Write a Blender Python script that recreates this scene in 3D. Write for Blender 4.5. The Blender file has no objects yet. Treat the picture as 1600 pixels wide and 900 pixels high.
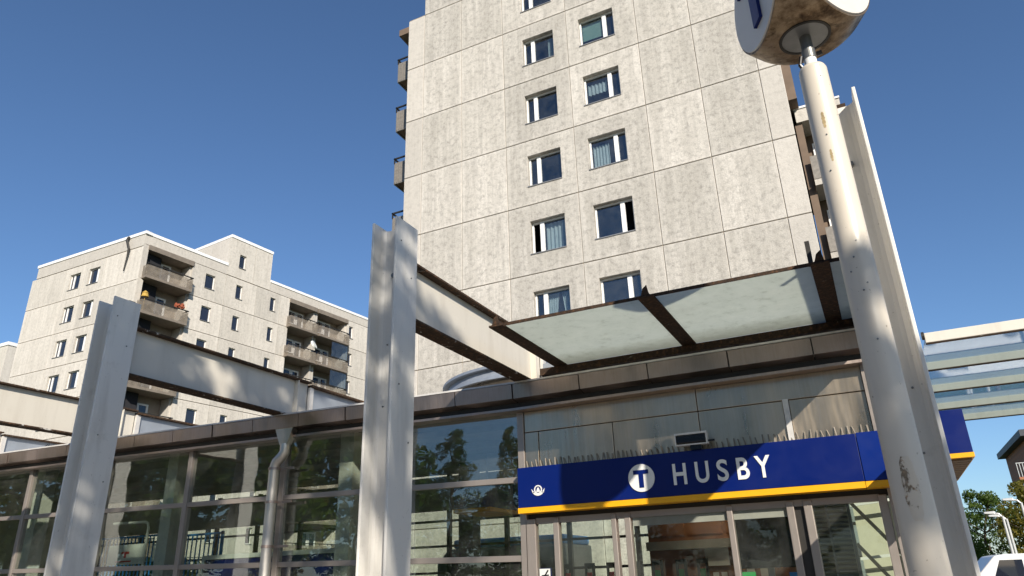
import bpy, math, random
from mathutils import Vector, Matrix
rnd = random.Random(7)
S = bpy.context.scene
COL = S.collection
# ---------------------------------------------------------------- camera
EYE = Vector((0, 0, 1.6))
PITCH, ROLL, YAW = math.radians(22.292), math.radians(1.863), math.radians(-25.806)
fwd = Vector((math.sin(YAW)*math.cos(PITCH), math.cos(YAW)*math.cos(PITCH), math.sin(PITCH)))
right = Vector((math.cos(YAW), -math.sin(YAW), 0))
down = fwd.cross(right)
r2 = right*math.cos(ROLL) + down*math.sin(ROLL)
d2 = -right*math.sin(ROLL) + down*math.cos(ROLL)
cam_d = bpy.data.cameras.new('camera'); cam = bpy.data.objects.new('camera', cam_d); COL.objects.link(cam)
cam.matrix_world = Matrix(((r2.x, -d2.x, -fwd.x, EYE.x), (r2.y, -d2.y, -fwd.y, EYE.y), (r2.z, -d2.z, -fwd.z, EYE.z), (0, 0, 0, 1)))
cam_d.sensor_width = 36; cam_d.lens = 1117.1/1600*36; cam_d.clip_start = 0.05; cam_d.clip_end = 3000
S.camera = cam
# ---------------------------------------------------------------- sky, sun, exposure
SUN = Vector((0.81, -1.0, 0.645)).normalized()
w = bpy.data.worlds.new('World'); S.world = w; w.use_nodes = True
nt = w.node_tree; nt.nodes.clear()
sky = nt.nodes.new('ShaderNodeTexSky'); sky.sky_type = 'NISHITA'; sky.sun_disc = False
sky.sun_elevation = math.asin(SUN.z); sky.sun_rotation = math.atan2(SUN.x, SUN.y)
sky.altitude = 20; sky.air_density = 1.0; sky.dust_density = 0.4; sky.ozone_density = 6.0
bg = nt.nodes.new('ShaderNodeBackground'); bg.inputs['Strength'].default_value = 0.096
wo = nt.nodes.new('ShaderNodeOutputWorld')
nt.links.new(sky.outputs[0], bg.inputs[0]); nt.links.new(bg.outputs[0], wo.inputs[0])
sl = bpy.data.lights.new('sun', 'SUN'); sl.energy = 4.6; sl.angle = math.radians(0.5); sl.color = (1.0, 0.93, 0.82)
so = bpy.data.objects.new('sun', sl); COL.objects.link(so); so.rotation_euler = SUN.to_track_quat('Z', 'Y').to_euler(); so.location = SUN*60
S.view_settings.view_transform = 'Standard'; S.view_settings.look = 'None'; S.view_settings.gamma = 1
S.view_settings.exposure = 0.5; S.view_settings.use_curve_mapping = False
S.cycles.use_denoising = True
S.cycles.max_bounces = 10; S.cycles.transparent_max_bounces = 16; S.cycles.glossy_bounces = 5
S.cycles.caustics_reflective = False; S.cycles.caustics_refractive = False

# ================================================================ materials
MATS = {}
class NB:
    """small node-tree builder"""
    def __init__(s, name):
        s.m = bpy.data.materials.new(name); s.m.use_nodes = True; s.t = s.m.node_tree; s.t.nodes.clear()
        s.out = s.n('ShaderNodeOutputMaterial'); s.geo = s.n('ShaderNodeNewGeometry')
        s.pos = s.geo.outputs['Position']
    def n(s, typ, **kw):
        x = s.t.nodes.new(typ)
        for k, v in kw.items(): setattr(x, k, v)
        return x
    def l(s, a, b): s.t.links.new(a, b)
    def mapped(s, scale=(1, 1, 1), loc=(0, 0, 0)):
        mp = s.n('ShaderNodeMapping'); mp.inputs['Scale'].default_value = scale; mp.inputs['Location'].default_value = loc
        s.l(s.pos, mp.inputs[0]); return mp.outputs[0]
    def noise(s, scale, detail=4, rough=0.55, vec=None, dist=0):
        x = s.n('ShaderNodeTexNoise'); x.inputs['Scale'].default_value = scale; x.inputs['Detail'].default_value = detail
        x.inputs['Roughness'].default_value = rough; x.inputs['Distortion'].default_value = dist
        s.l(vec if vec is not None else s.pos, x.inputs['Vector']); return x.outputs[0]
    def ramp(s, fac, stops):
        x = s.n('ShaderNodeValToRGB'); e = x.color_ramp.elements
        e[0].position, e[0].color = stops[0][0], (*stops[0][1], 1) if len(stops[0][1]) == 3 else stops[0][1]
        e[1].position, e[1].color = stops[-1][0], (*stops[-1][1], 1)
        for p, c in stops[1:-1]:
            y = e.new(p); y.color = (*c, 1)
        s.l(fac, x.inputs[0]); return x.outputs[0]
    def mix(s, fac, a, b, mode='MIX'):
        x = s.n('ShaderNodeMix', data_type='RGBA', blend_type=mode)
        for sock, v in ((x.inputs[0], fac), (x.inputs[6], a), (x.inputs[7], b)):
            if isinstance(v, (int, float)): sock.default_value = v
            elif isinstance(v, tuple): sock.default_value = (*v, 1)
            else: s.l(v, sock)
        return x.outputs[2]
    def math(s, op, a, b=0.0):
        x = s.n('ShaderNodeMath', operation=op)
        for i, v in enumerate((a, b)):
            if isinstance(v, (int, float)): x.inputs[i].default_value = v
            else: s.l(v, x.inputs[i])
        return x.outputs[0]
    def pbr(s, col, rough=0.6, metal=0.0, spec=0.5, bump=None, bstr=0.2, bdist=0.01):
        p = s.n('ShaderNodeBsdfPrincipled')
        for k, v in (('Base Color', col), ('Roughness', rough), ('Metallic', metal)):
            if isinstance(v, (int, float)): p.inputs[k].default_value = v
            elif isinstance(v, tuple): p.inputs[k].default_value = (*v, 1)
            else: s.l(v, p.inputs[k])
        p.inputs['Specular IOR Level'].default_value = spec
        if bump is not None:
            b = s.n('ShaderNodeBump'); b.inputs['Strength'].default_value = bstr; b.inputs['Distance'].default_value = bdist
            s.l(bump, b.inputs['Height']); s.l(b.outputs[0], p.inputs['Normal'])
        return p
    def done(s, shader):
        s.l(shader.outputs[0], s.out.inputs[0]); return s.m
    def orand(s): return s.n('ShaderNodeObjectInfo').outputs['Random']

def sub(c, k): return tuple(x*k for x in c)

def m_concrete(name, base, stain=0.5, speck=0.5):
    b = NB(name)
    r = b.orand()
    ofs = b.n('ShaderNodeCombineXYZ'); b.l(b.math('MULTIPLY', r, 37.0), ofs.inputs[0]); b.l(b.math('MULTIPLY', r, 91.0), ofs.inputs[2])
    va = b.n('ShaderNodeVectorMath', operation='ADD'); b.l(b.pos, va.inputs[0]); b.l(ofs.outputs[0], va.inputs[1]); b.pos = va.outputs[0]
    tc = b.n('ShaderNodeTexCoord'); sx = b.n('ShaderNodeSeparateXYZ'); b.l(tc.outputs['Generated'], sx.inputs[0])
    ex = b.math('MINIMUM', sx.outputs[0], b.math('SUBTRACT', 1.0, sx.outputs[0])); ez = b.math('MINIMUM', sx.outputs[2], b.math('SUBTRACT', 1.0, sx.outputs[2]))
    ed = b.math('MINIMUM', ex, b.math('MULTIPLY', ez, 1.6))
    wob = b.noise(2.2, 4, 0.6)
    inner = b.ramp(b.math('ADD', ed, b.math('MULTIPLY', wob, 0.22)), [(0.07, (0.35, 0.35, 0.35)), (0.20, (1, 1, 1))])
    st = b.noise(1.0, 5, 0.6, b.mapped((2.6, 2.6, 0.20)))
    st2 = b.noise(1.0, 4, 0.6, b.mapped((8, 8, 0.45)))
    big = b.noise(0.7, 4, 0.62)
    sp = b.noise(5.0, 8, 0.80)
    sp2 = b.noise(24.0, 3, 0.7)
    def f(fac, k): return b.math('MULTIPLY', b.math('MULTIPLY', fac, k), inner)
    c = b.mix(f(b.ramp(st, [(0.32, (1, 1, 1)), (0.60, (0, 0, 0))]), 0.55*stain), base, (base[0]*0.66, base[1]*0.655, base[2]*0.64))
    c = b.mix(f(b.ramp(st2, [(0.36, (1, 1, 1)), (0.56, (0, 0, 0))]), 0.34*stain), c, sub(base, 0.55))
    c = b.mix(f(b.ramp(big, [(0.42, (0, 0, 0)), (0.66, (1, 1, 1))]), 0.40*stain), c, (base[0]*0.72, base[1]*0.715, base[2]*0.70))
    c = b.mix(f(b.ramp(sp, [(0.37, (1, 1, 1)), (0.52, (0, 0, 0))]), 0.85*speck), c, sub(base, 0.40))
    c = b.mix(f(b.ramp(sp2, [(0.38, (1, 1, 1)), (0.58, (0, 0, 0))]), 0.42*speck), c, sub(base, 0.50))
    c = b.mix(1.0, c, b.ramp(r, [(0, (0.87, 0.867, 0.86)), (0.5, (0.97, 0.965, 0.955)), (1, (1.05, 1.045, 1.04))]), 'MULTIPLY')
    hgt = b.math('ADD', b.math('MULTIPLY', sp2, 0.5), sp)
    return b.done(b.pbr(c, 0.9, bump=hgt, bstr=0.5, bdist=0.03, spec=0.2))

def m_paint(name, base, rough=0.45, dirt=0.3, dirtcol=(0.10, 0.075, 0.05), spots=0.5, metal=0.0, spec=0.4):
    b = NB(name)
    n1 = b.noise(1.0, 5, 0.6, b.mapped((5, 5, 0.7)))
    n2 = b.noise(3.2, 5, 0.65)
    n3 = b.noise(30, 2, 0.5)
    c = b.mix(b.math('MULTIPLY', b.ramp(n1, [(0.50, (0, 0, 0)), (0.74, (1, 1, 1))]), dirt), base, tuple(0.5*x+0.5*y for x, y in zip(base, dirtcol)))
    c = b.mix(b.math('MULTIPLY', b.ramp(n2, [(0.60, (0, 0, 0)), (0.74, (1, 1, 1))]), dirt*0.7), c, tuple(0.55*x+0.45*y for x, y in zip(base, dirtcol)))
    c = b.mix(b.math('MULTIPLY', b.ramp(n3, [(0.71, (0, 0, 0)), (0.75, (1, 1, 1))]), spots), c, dirtcol)
    rg = b.ramp(n2, [(0.3, (rough*0.8,)*3), (0.7, (min(1, rough*1.3),)*3)])
    return b.done(b.pbr(c, rg, metal, spec, n2, 0.06, 0.01))

def m_rust(name, paint, rust=(0.055, 0.032, 0.018), amount=0.55):
    b = NB(name)
    n1 = b.noise(5.0, 6, 0.72, dist=0.6); n2 = b.noise(22, 4, 0.6)
    rc = b.ramp(n2, [(0.3, sub(rust, 0.5)), (0.55, rust), (0.75, (rust[0]*2.8, rust[1]*2.1, rust[2]*1.5))])
    k = b.ramp(n1, [(amount, (0, 0, 0)), (amount+0.05, (1, 1, 1))])
    c = b.mix(k, rc, paint)
    return b.done(b.pbr(c, 0.8, 0, 0.3, b.math('ADD', k, n2), 0.5, 0.01))

def m_steel(name, base, rough=0.3, streak=0.35, metal=1.0):
    b = NB(name)
    n1 = b.noise(1.0, 4, 0.55, b.mapped((1.6, 1.6, 0.5)))
    n2 = b.noise(1.0, 3, 0.6, b.mapped((40, 40, 1.2)))
    n3 = b.noise(3.0, 6, 0.7)
    c = b.mix(b.math('MULTIPLY', b.ramp(n1, [(0.35, (1, 1, 1)), (0.65, (0, 0, 0))]), streak), base, sub(base, 0.5))
    c = b.mix(b.math('MULTIPLY', b.ramp(n3, [(0.5, (0, 0, 0)), (0.7, (1, 1, 1))]), 0.18), c, (0.26, 0.21, 0.16))
    c = b.mix(0.05, c, b.ramp(n2, [(0.3, (0.1, 0.1, 0.1)), (0.7, (0.9, 0.9, 0.9))]))
    rg = b.ramp(n1, [(0.3, (rough*0.75,)*3), (0.7, (rough*1.5,)*3)])
    return b.done(b.pbr(c, rg, metal, 0.5, b.noise(1.0, 3, 0.5, b.mapped((2.4, 2.4, 0.35))), 0.30, 0.10))

def m_glass(name, tint, r0=0.05, rough=0.0, wav=0.02, ref=(1, 1, 1)):
    b = NB(name)
    lw = b.n('ShaderNodeLayerWeight'); lw.inputs[0].default_value = 0.5
    fr = b.math('ADD', b.math('MULTIPLY', b.math('POWER', lw.outputs['Facing'], 5.0), 1-r0), r0)
    bp = b.n('ShaderNodeBump'); bp.inputs['Strength'].default_value = wav; bp.inputs['Distance'].default_value = 0.1
    b.l(b.noise(0.9, 2, 0.5), bp.inputs['Height'])
    tr = b.n('ShaderNodeBsdfTransparent'); tr.inputs[0].default_value = (*tint, 1)
    gl = b.n('ShaderNodeBsdfGlossy'); gl.inputs['Roughness'].default_value = rough; gl.inputs[0].default_value = (*ref, 1)
    b.l(bp.outputs[0], gl.inputs['Normal'])
    mx = b.n('ShaderNodeMixShader'); b.l(fr, mx.inputs[0]); b.l(tr.outputs[0], mx.inputs[1]); b.l(gl.outputs[0], mx.inputs[2])
    # a thin film of dust
    df = b.n('ShaderNodeBsdfDiffuse'); df.inputs[0].default_value = (0.45, 0.45, 0.42, 1)
    m2 = b.n('ShaderNodeMixShader'); b.l(b.math('MULTIPLY', b.ramp(b.noise(2.0, 5, 0.65), [(0.35, (0, 0, 0)), (0.8, (1, 1, 1))]), 0.05), m2.inputs[0])
    b.l(mx.outputs[0], m2.inputs[1]); b.l(df.outputs[0], m2.inputs[2])
    return b.done(m2)

def m_canopy_glass(name):
    b = NB(name)
    n1 = b.noise(6.0, 6, 0.75); n2 = b.noise(1.2, 4, 0.6, b.mapped((0.7, 1.3, 1))); n3 = b.noise(2.5, 5, 0.7)
    c = b.ramp(n1, [(0.26, (0.62, 0.64, 0.57)), (0.44, (0.79, 0.82, 0.75)), (0.75, (0.86, 0.88, 0.81))])
    c = b.mix(b.math('MULTIPLY', b.ramp(n3, [(0.58, (0, 0, 0)), (0.70, (1, 1, 1))]), 0.20), c, (0.60, 0.62, 0.55))
    c = b.mix(b.math('MULTIPLY', b.ramp(n1, [(0.27, (1, 1, 1)), (0.32, (0, 0, 0))]), 0.7), c, (0.08, 0.08, 0.06))
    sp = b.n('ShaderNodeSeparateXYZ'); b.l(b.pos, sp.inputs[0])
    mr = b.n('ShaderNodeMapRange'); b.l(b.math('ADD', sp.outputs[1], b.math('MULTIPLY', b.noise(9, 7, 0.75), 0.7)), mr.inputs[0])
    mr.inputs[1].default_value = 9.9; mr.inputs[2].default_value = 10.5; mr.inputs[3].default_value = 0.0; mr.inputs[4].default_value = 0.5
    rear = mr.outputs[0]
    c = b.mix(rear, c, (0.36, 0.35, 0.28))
    tl = b.n('ShaderNodeBsdfTranslucent'); b.l(c, tl.inputs[0])
    df = b.n('ShaderNodeBsdfDiffuse'); b.l(c, df.inputs[0])
    gl = b.n('ShaderNodeBsdfGlossy'); gl.inputs['Roughness'].default_value = 0.15
    a = b.n('ShaderNodeMixShader'); a.inputs[0].default_value = 0.18; b.l(tl.outputs[0], a.inputs[1]); b.l(df.outputs[0], a.inputs[2])
    lw = b.n('ShaderNodeLayerWeight'); lw.inputs[0].default_value = 0.5
    m = b.n('ShaderNodeMixShader'); b.l(b.math('ADD', b.math('MULTIPLY', b.math('POWER', lw.outputs['Facing'], 5.0), 0.9), 0.04), m.inputs[0]); b.l(a.outputs[0], m.inputs[1]); b.l(gl.outputs[0], m.inputs[2])
    return b.done(m)

def m_plain(name, base, rough=0.6, metal=0.0, spec=0.4, var=0.15, scale=6.0, bump=0.0):
    b = NB(name)
    n = b.noise(scale, 5, 0.6)
    c = b.ramp(n, [(0.3, sub(base, 1-var)), (0.7, sub(base, 1+var))])
    return b.done(b.pbr(c, rough, metal, spec, n, bump, 0.02))

def m_leaf(name, base, hue=0.48):
    b = NB(name)
    n = b.noise(0.9, 4, 0.6); n2 = b.noise(14, 2, 0.5)
    c = b.ramp(b.math('ADD', b.math('MULTIPLY', n, 0.6), b.math('MULTIPLY', n2, 0.4)), [(0.32, sub(base, 0.55)), (0.5, base), (0.68, (base[0]*1.9, base[1]*1.45, base[2]*0.9))])
    d = b.pbr(c, 0.55, 0, 0.35)
    t = b.n('ShaderNodeBsdfTranslucent'); b.l(b.mix(0.5, c, (base[0]*1.6, base[1]*1.9, base[2]*0.5)), t.inputs[0])
    m = b.n('ShaderNodeMixShader'); m.inputs[0].default_value = hue; b.l(d.outputs[0], m.inputs[1]); b.l(t.outputs[0], m.inputs[2])
    return b.done(m)

def m_brick(name, base):
    b = NB(name)
    x = b.n('ShaderNodeTexBrick'); x.inputs['Scale'].default_value = 4.0
    x.inputs['Color1'].default_value = (*base, 1); x.inputs['Color2'].default_value = (*sub(base, 0.7), 1); x.inputs['Mortar'].default_value = (0.3, 0.26, 0.22, 1)
    mp = b.n('ShaderNodeMapping'); mp.inputs['Rotation'].default_value = (math.pi/2, 0, 0); b.l(b.pos, mp.inputs[0]); b.l(mp.outputs[0], x.inputs[0])
    return b.done(b.pbr(x.outputs[0], 0.85))

def m_paving(name):
    b = NB(name)
    x = b.n('ShaderNodeTexBrick'); x.inputs['Scale'].default_value = 1.25; x.inputs['Mortar Size'].default_value = 0.012
    x.inputs['Color1'].default_value = (0.47, 0.425, 0.36, 1); x.inputs['Color2'].default_value = (0.40, 0.36, 0.31, 1); x.inputs['Mortar'].default_value = (0.10, 0.095, 0.085, 1)
    b.l(b.pos, x.inputs[0])
    c = b.mix(0.3, x.outputs[0], b.ramp(b.noise(1.5, 5, 0.65), [(0.3, (0.14, 0.13, 0.12)), (0.7, (0.36, 0.34, 0.31))]))
    return b.done(b.pbr(c, 0.85))

def m_drum(name):
    b = NB(name); n1 = b.noise(4.5, 7, 0.7, b.mapped((1, 1, 1.6))); n2 = b.noise(1.0, 5, 0.65, b.mapped((9, 9, 2.5)))
    c = b.ramp(n1, [(0.32, (0.035, 0.02, 0.012)), (0.43, (0.15, 0.098, 0.056)), (0.56, (0.30, 0.22, 0.14)), (0.75, (0.42, 0.34, 0.25))])
    c = b.mix(b.math('MULTIPLY', b.ramp(n2, [(0.55, (0, 0, 0)), (0.68, (1, 1, 1))]), 0.75), c, (0.05, 0.03, 0.018))
    return b.done(b.pbr(c, b.ramp(n1, [(0.3, (0.65,)*3), (0.7, (0.28,)*3)]), 0.75, 0.5, n1, 0.12, 0.01))
def m_veil(name, base, op):
    b = NB(name); df = b.n('ShaderNodeBsdfDiffuse'); b.l(b.ramp(b.noise(3, 4), [(0.3, sub(base, 0.75)), (0.7, sub(base, 1.25))]), df.inputs[0])
    tr = b.n('ShaderNodeBsdfTransparent'); mx = b.n('ShaderNodeMixShader'); mx.inputs[0].default_value = op
    b.l(tr.outputs[0], mx.inputs[1]); b.l(df.outputs[0], mx.inputs[2]); return b.done(mx)
M = dict(
    veil=m_veil('perforated_sheet', (0.27, 0.23, 0.185), 0.45),
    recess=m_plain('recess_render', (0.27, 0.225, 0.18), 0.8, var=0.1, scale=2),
    mustard=m_plain('mustard_cloth', (0.42, 0.27, 0.06), 0.9), terra=m_plain('flower_red', (0.36, 0.10, 0.05), 0.9, var=0.4, scale=20),
    spike=m_plain('spike_plastic', (0.20, 0.17, 0.135), 0.6),
    conc=m_concrete('tower_concrete', (0.62, 0.58, 0.52), 1.15, 0.9),
    concl=m_concrete('clean_concrete', (0.575, 0.535, 0.48), 0.35, 0.35),
    conc2=m_concrete('block_concrete', (0.645, 0.60, 0.535), 0.75, 0.5),
    joint=m_plain('joint_mastic', (0.25, 0.21, 0.165), 0.9),
    core=m_plain('dark_core', (0.022, 0.022, 0.026), 0.9),
    white=m_paint('white_frame_paint', (0.80, 0.785, 0.76), 0.4, 0.10, spots=0.0),
    sill=m_plain('zinc_sill', (0.30, 0.29, 0.28), 0.45, 0.6),
    pane=m_glass('window_glass', (0.74, 0.78, 0.80), 0.10, 0.0, 0.03),
    dpane=m_plain('dark_window_glass', (0.018, 0.022, 0.034), 0.03, 0, 0.9, 0.1, 0.5),
    curt=m_plain('white_curtain', (0.62, 0.68, 0.66), 0.9, var=0.1),
    curtg=m_plain('green_blind', (0.33, 0.48, 0.38), 0.9, var=0.05),
    post=m_paint('post_paint', (0.67, 0.64, 0.585), 0.42, 0.5, (0.16, 0.13, 0.09), 0.35),
    beam=m_paint('beam_paint', (0.60, 0.555, 0.475), 0.45, 0.30, (0.20, 0.15, 0.09), 0.2),
    rustf=m_rust('peeling_flange', (0.50, 0.47, 0.42), amount=0.60),
    rustr=m_rust('rusty_rib', (0.30, 0.27, 0.22), (0.045, 0.026, 0.015), amount=0.66),
    gsheet=m_plain('grey_sheet', (0.36, 0.39, 0.43), 0.5, 0.5, var=0.1, scale=2),
    cglass=m_canopy_glass('canopy_glass'),
    steel=m_steel('stainless_panel', (0.55, 0.445, 0.325), 0.28, 0.5, 0.95),
    steelg=m_steel('gutter_steel', (0.42, 0.335, 0.285), 0.42, 0.45),
    zinc=m_steel('pipe_zinc', (0.66, 0.62, 0.56), 0.40, 0.35),
    lip=m_plain('roof_lip', (0.62, 0.59, 0.55), 0.5, 0.2),
    alu=m_paint('bronze_aluminium', (0.33, 0.285, 0.25), 0.38, 0.15, spots=0.0, metal=0.45),
    alud=m_plain('dark_aluminium', (0.035, 0.032, 0.028), 0.5, 0.3),
    glass=m_glass('station_glass', (0.84, 0.88, 0.84), 0.12, 0.0, 0.07),
    pglass=m_glass('pergola_glass', (0.66, 0.74, 0.76), 0.05, 0.05, 0.02),
    dglass=m_glass('door_glass', (0.90, 0.93, 0.90), 0.02, 0.0, 0.02),
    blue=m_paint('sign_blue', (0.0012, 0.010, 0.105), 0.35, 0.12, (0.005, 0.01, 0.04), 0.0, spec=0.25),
    blue_lit=m_paint('sign_blue_lit', (0.0012, 0.017, 0.150), 0.35, 0.1, (0.005, 0.01, 0.04), 0.0, spec=0.25),  # lit copy of the sign blue: stronger light on the end panel put into colour
    yellow=m_paint('sign_yellow', (0.78, 0.37, 0.006), 0.4, 0.15, (0.3, 0.15, 0.02), 0.0),
    letter=m_paint('letter_white', (0.70, 0.69, 0.66), 0.4, 0.1, spots=0.0),
    drum=m_drum('drum_steel'),
    residue=m_rust('sticker_residue', (0.60, 0.52, 0.41), (0.24, 0.18, 0.12), 0.405), chip=m_plain('bare_primer', (0.36, 0.27, 0.14), 0.8, var=0.35, scale=30),
    disc=m_paint('disc_white', (0.64, 0.595, 0.535), 0.35, 0.2, spots=0.0, spec=0.3),
    pole=m_paint('pole_paint', (0.60, 0.535, 0.44), 0.4, 0.35, (0.17, 0.12, 0.07), 0.55),
    spig=m_plain('spigot_steel', (0.20, 0.20, 0.19), 0.4, 0.7),
    ceil=m_plain('ceiling_board', (0.30, 0.29, 0.26), 0.8, var=0.08),
    wood=m_plain('brown_board', (0.27, 0.115, 0.055), 0.55, var=0.3, scale=1.5),
    beige=m_plain('beige_wall', (0.52, 0.50, 0.38), 0.8, var=0.06),
    black=m_plain('black_screen', (0.004, 0.004, 0.006), 0.25, spec=0.5),
    green=m_plain('green_print', (0.02, 0.27, 0.07), 0.4),
    red=m_plain('red_print', (0.50, 0.03, 0.03), 0.4),
    cyan=m_plain('bright_blue', (0.03, 0.25, 0.62), 0.4),
    lightp=m_plain('notice_white', (0.66, 0.66, 0.62), 0.6, var=0.05),
    grey=m_plain('grey_metal', (0.22, 0.22, 0.215), 0.45, 0.5),
    brownwall=m_plain('brown_cladding', (0.165, 0.115, 0.08), 0.7, var=0.15, scale=2),
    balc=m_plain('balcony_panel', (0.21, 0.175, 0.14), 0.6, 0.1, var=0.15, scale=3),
    balcg=m_plain('ribbed_balcony_metal', (0.25, 0.225, 0.195), 0.5, 0.3, var=0.2, scale=9),
    floorm=m_plain('hall_floor', (0.30, 0.28, 0.25), 0.5),
    paving=m_paving('paving'),
    asphalt=m_plain('asphalt', (0.055, 0.055, 0.057), 0.9, var=0.25, scale=20),
    grass=m_plain('grass', (0.05, 0.085, 0.025), 0.95, var=0.4, scale=3),
    bark=m_plain('bark', (0.085, 0.062, 0.045), 0.95, var=0.4, scale=9, bump=0.5),
    leaf1=m_leaf('leaf_green', (0.085, 0.135, 0.024)),
    leaf2=m_leaf('leaf_dark', (0.05, 0.095, 0.022)),
    leaf3=m_leaf('leaf_olive', (0.16, 0.145, 0.026)),
    brick=m_brick('orange_brick', (0.42, 0.135, 0.045)),
    slate=m_plain('slate_roof', (0.06, 0.065, 0.075), 0.6),
    carw=m_plain('car_white', (0.75, 0.75, 0.74), 0.25, spec=0.6, var=0.03),
    cary=m_plain('car_yellow', (0.85, 0.50, 0.01), 0.25, spec=0.6, var=0.03),
    card=m_plain('car_dark', (0.015, 0.018, 0.03), 0.2, spec=0.6, var=0.03),
    tyre=m_plain('tyre', (0.02, 0.02, 0.02), 0.85),
    lampm=m_plain('lamp_grey', (0.55, 0.55, 0.53), 0.4, 0.2, var=0.05),
    flower=m_plain('pale_blossom', (0.70, 0.70, 0.62), 0.8),
)

# ================================================================ mesh helpers
class MB:
    def __init__(s): s.v = []; s.f = []
    def add(s, vs, fs):
        o = len(s.v); s.v += [tuple(p) for p in vs]; s.f += [tuple(i+o for i in f) for f in fs]; return s
    def box(s, x0, x1, y0, y1, z0, z1):
        return s.add([(x0,y0,z0),(x1,y0,z0),(x1,y1,z0),(x0,y1,z0),(x0,y0,z1),(x1,y0,z1),(x1,y1,z1),(x0,y1,z1)],
                     [(0,3,2,1),(4,5,6,7),(0,1,5,4),(1,2,6,5),(2,3,7,6),(3,0,4,7)])
    def hexa(s, p):   # 8 points, same order as box
        return s.add(p, [(0,3,2,1),(4,5,6,7),(0,1,5,4),(1,2,6,5),(2,3,7,6),(3,0,4,7)])
    def sbox(s, x0, x1, y0, y1, za, zb, h):    # box whose bottom runs from za at x0 to zb at x1
        return s.hexa([(x0,y0,za),(x1,y0,zb),(x1,y1,zb),(x0,y1,za),(x0,y0,za+h),(x1,y0,zb+h),(x1,y1,zb+h),(x0,y1,za+h)])
    def bar(s, p0, p1, wid, hgt, up=(0, 0, 1)):
        p0, p1 = Vector(p0), Vector(p1); d = (p1-p0).normalized(); u = Vector(up)
        a = d.cross(u)
        if a.length < 1e-4: a = d.cross(Vector((1, 0, 0)))
        a.normalize(); b = a.cross(d).normalized()
        a *= wid/2; b *= hgt/2
        return s.hexa([p0-a-b, p0+a-b, p1+a-b, p1-a-b, p0-a+b, p0+a+b, p1+a+b, p1-a+b])
    def cyl(s, p0, p1, r0, r1=None, n=16, caps=True):
        r1 = r0 if r1 is None else r1
        p0, p1 = Vector(p0), Vector(p1); d = (p1-p0).normalized()
        a = d.orthogonal().normalized(); b = d.cross(a)
        vs = []
        for p, r in ((p0, r0), (p1, r1)):
            for i in range(n):
                t = 2*math.pi*i/n; vs.append(p + a*math.cos(t)*r + b*math.sin(t)*r)
        fs = [(i, (i+1) % n, n+(i+1) % n, n+i) for i in range(n)]
        if caps: fs += [tuple(range(n-1, -1, -1)), tuple(range(n, 2*n))]
        return s.add(vs, fs)
    def tube(s, pts, r, n=12):
        pts = [Vector(p) for p in pts]; rings = []
        for i, p in enumerate(pts):
            d = (pts[min(i+1, len(pts)-1)] - pts[max(i-1, 0)]).normalized()
            a = d.orthogonal().normalized() if i == 0 else (rings[-1][1] - d*rings[-1][1].dot(d)).normalized()
            rings.append((p, a, d.cross(a), r[i] if isinstance(r, (list, tuple)) else r))
        vs = [p + a*math.cos(2*math.pi*k/n)*q + b*math.sin(2*math.pi*k/n)*q for p, a, b, q in rings for k in range(n)]
        fs = [(i*n+k, i*n+(k+1) % n, (i+1)*n+(k+1) % n, (i+1)*n+k) for i in range(len(pts)-1) for k in range(n)]
        fs += [tuple(range(n-1, -1, -1)), tuple(range((len(pts)-1)*n, len(pts)*n))]
        return s.add(vs, fs)
    def prism(s, poly, f0, f1):
        """poly: 2D points; f0, f1 map a 2D point to 3D on the two caps"""
        n = len(poly); vs = [f0(p) for p in poly] + [f1(p) for p in poly]
        return s.add(vs, [tuple(range(n-1, -1, -1)), tuple(range(n, 2*n))] + [(i, (i+1) % n, n+(i+1) % n, n+i) for i in range(n)])
    def quad(s, a, b, c, d): return s.add([a, b, c, d], [(0, 1, 2, 3)])

class Face:
    """wall plane: u along the wall, n outwards, z up"""
    def __init__(s, o, u): s.o = Vector(o); s.u = Vector(u).normalized(); s.n = Vector((s.u.y, -s.u.x, 0))
    def p(s, u, z, d=0.0): return s.o + s.u*u + s.n*d + Vector((0, 0, z))
    def box(s, m, u0, u1, z0, z1, d0, d1):   # d1 is the outer side
        return m.hexa([s.p(u0,z0,d1), s.p(u1,z0,d1), s.p(u1,z0,d0), s.p(u0,z0,d0), s.p(u0,z1,d1), s.p(u1,z1,d1), s.p(u1,z1,d0), s.p(u0,z1,d0)])
    def ring(s, m, O, I, d0, d1):
        def rc(r, d): return [s.p(r[0], r[2], d), s.p(r[1], r[2], d), s.p(r[1], r[3], d), s.p(r[0], r[3], d)]
        vs = rc(O, d1)+rc(I, d1)+rc(O, d0)+rc(I, d0); fs = []
        for i in range(4):
            j = (i+1) % 4
            fs += [(i, j, 4+j, 4+i), (8+j, 8+i, 12+i, 12+j), (j, i, 8+i, 8+j), (4+i, 4+j, 12+j, 12+i)]
        return m.add(vs, fs)

def obj(name, mb, mat, parent=None, smooth=False, kind=None):
    me = bpy.data.meshes.new(name); me.from_pydata(mb.v, [], mb.f); me.update()
    if smooth:
        for p in me.polygons: p.use_smooth = True
    me.materials.append(M[mat] if isinstance(mat, str) else mat)
    o = bpy.data.objects.new(name, me); COL.objects.link(o)
    if parent is not None: adopt(o, parent)
    if kind: o['kind'] = kind
    return o
def wloc(o):
    v = Vector((0, 0, 0)); p = o
    while p is not None:
        v = v + p.location + (p.matrix_parent_inverse.to_translation() if p.parent else Vector((0, 0, 0))); p = p.parent
    return v
def adopt(o, parent):
    o.parent = parent; o.matrix_parent_inverse = Matrix.Translation(-wloc(parent))
def thing(name, label, cat, loc=(0, 0, 0), group=None):
    o = bpy.data.objects.new(name, None); COL.objects.link(o); o.location = loc; o.empty_display_size = 0.2
    return tag(o, label, cat, group)
def tag(o, label, cat, group=None):
    o['label'] = label; o['category'] = cat
    if group: o['group'] = group
    return o
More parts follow.
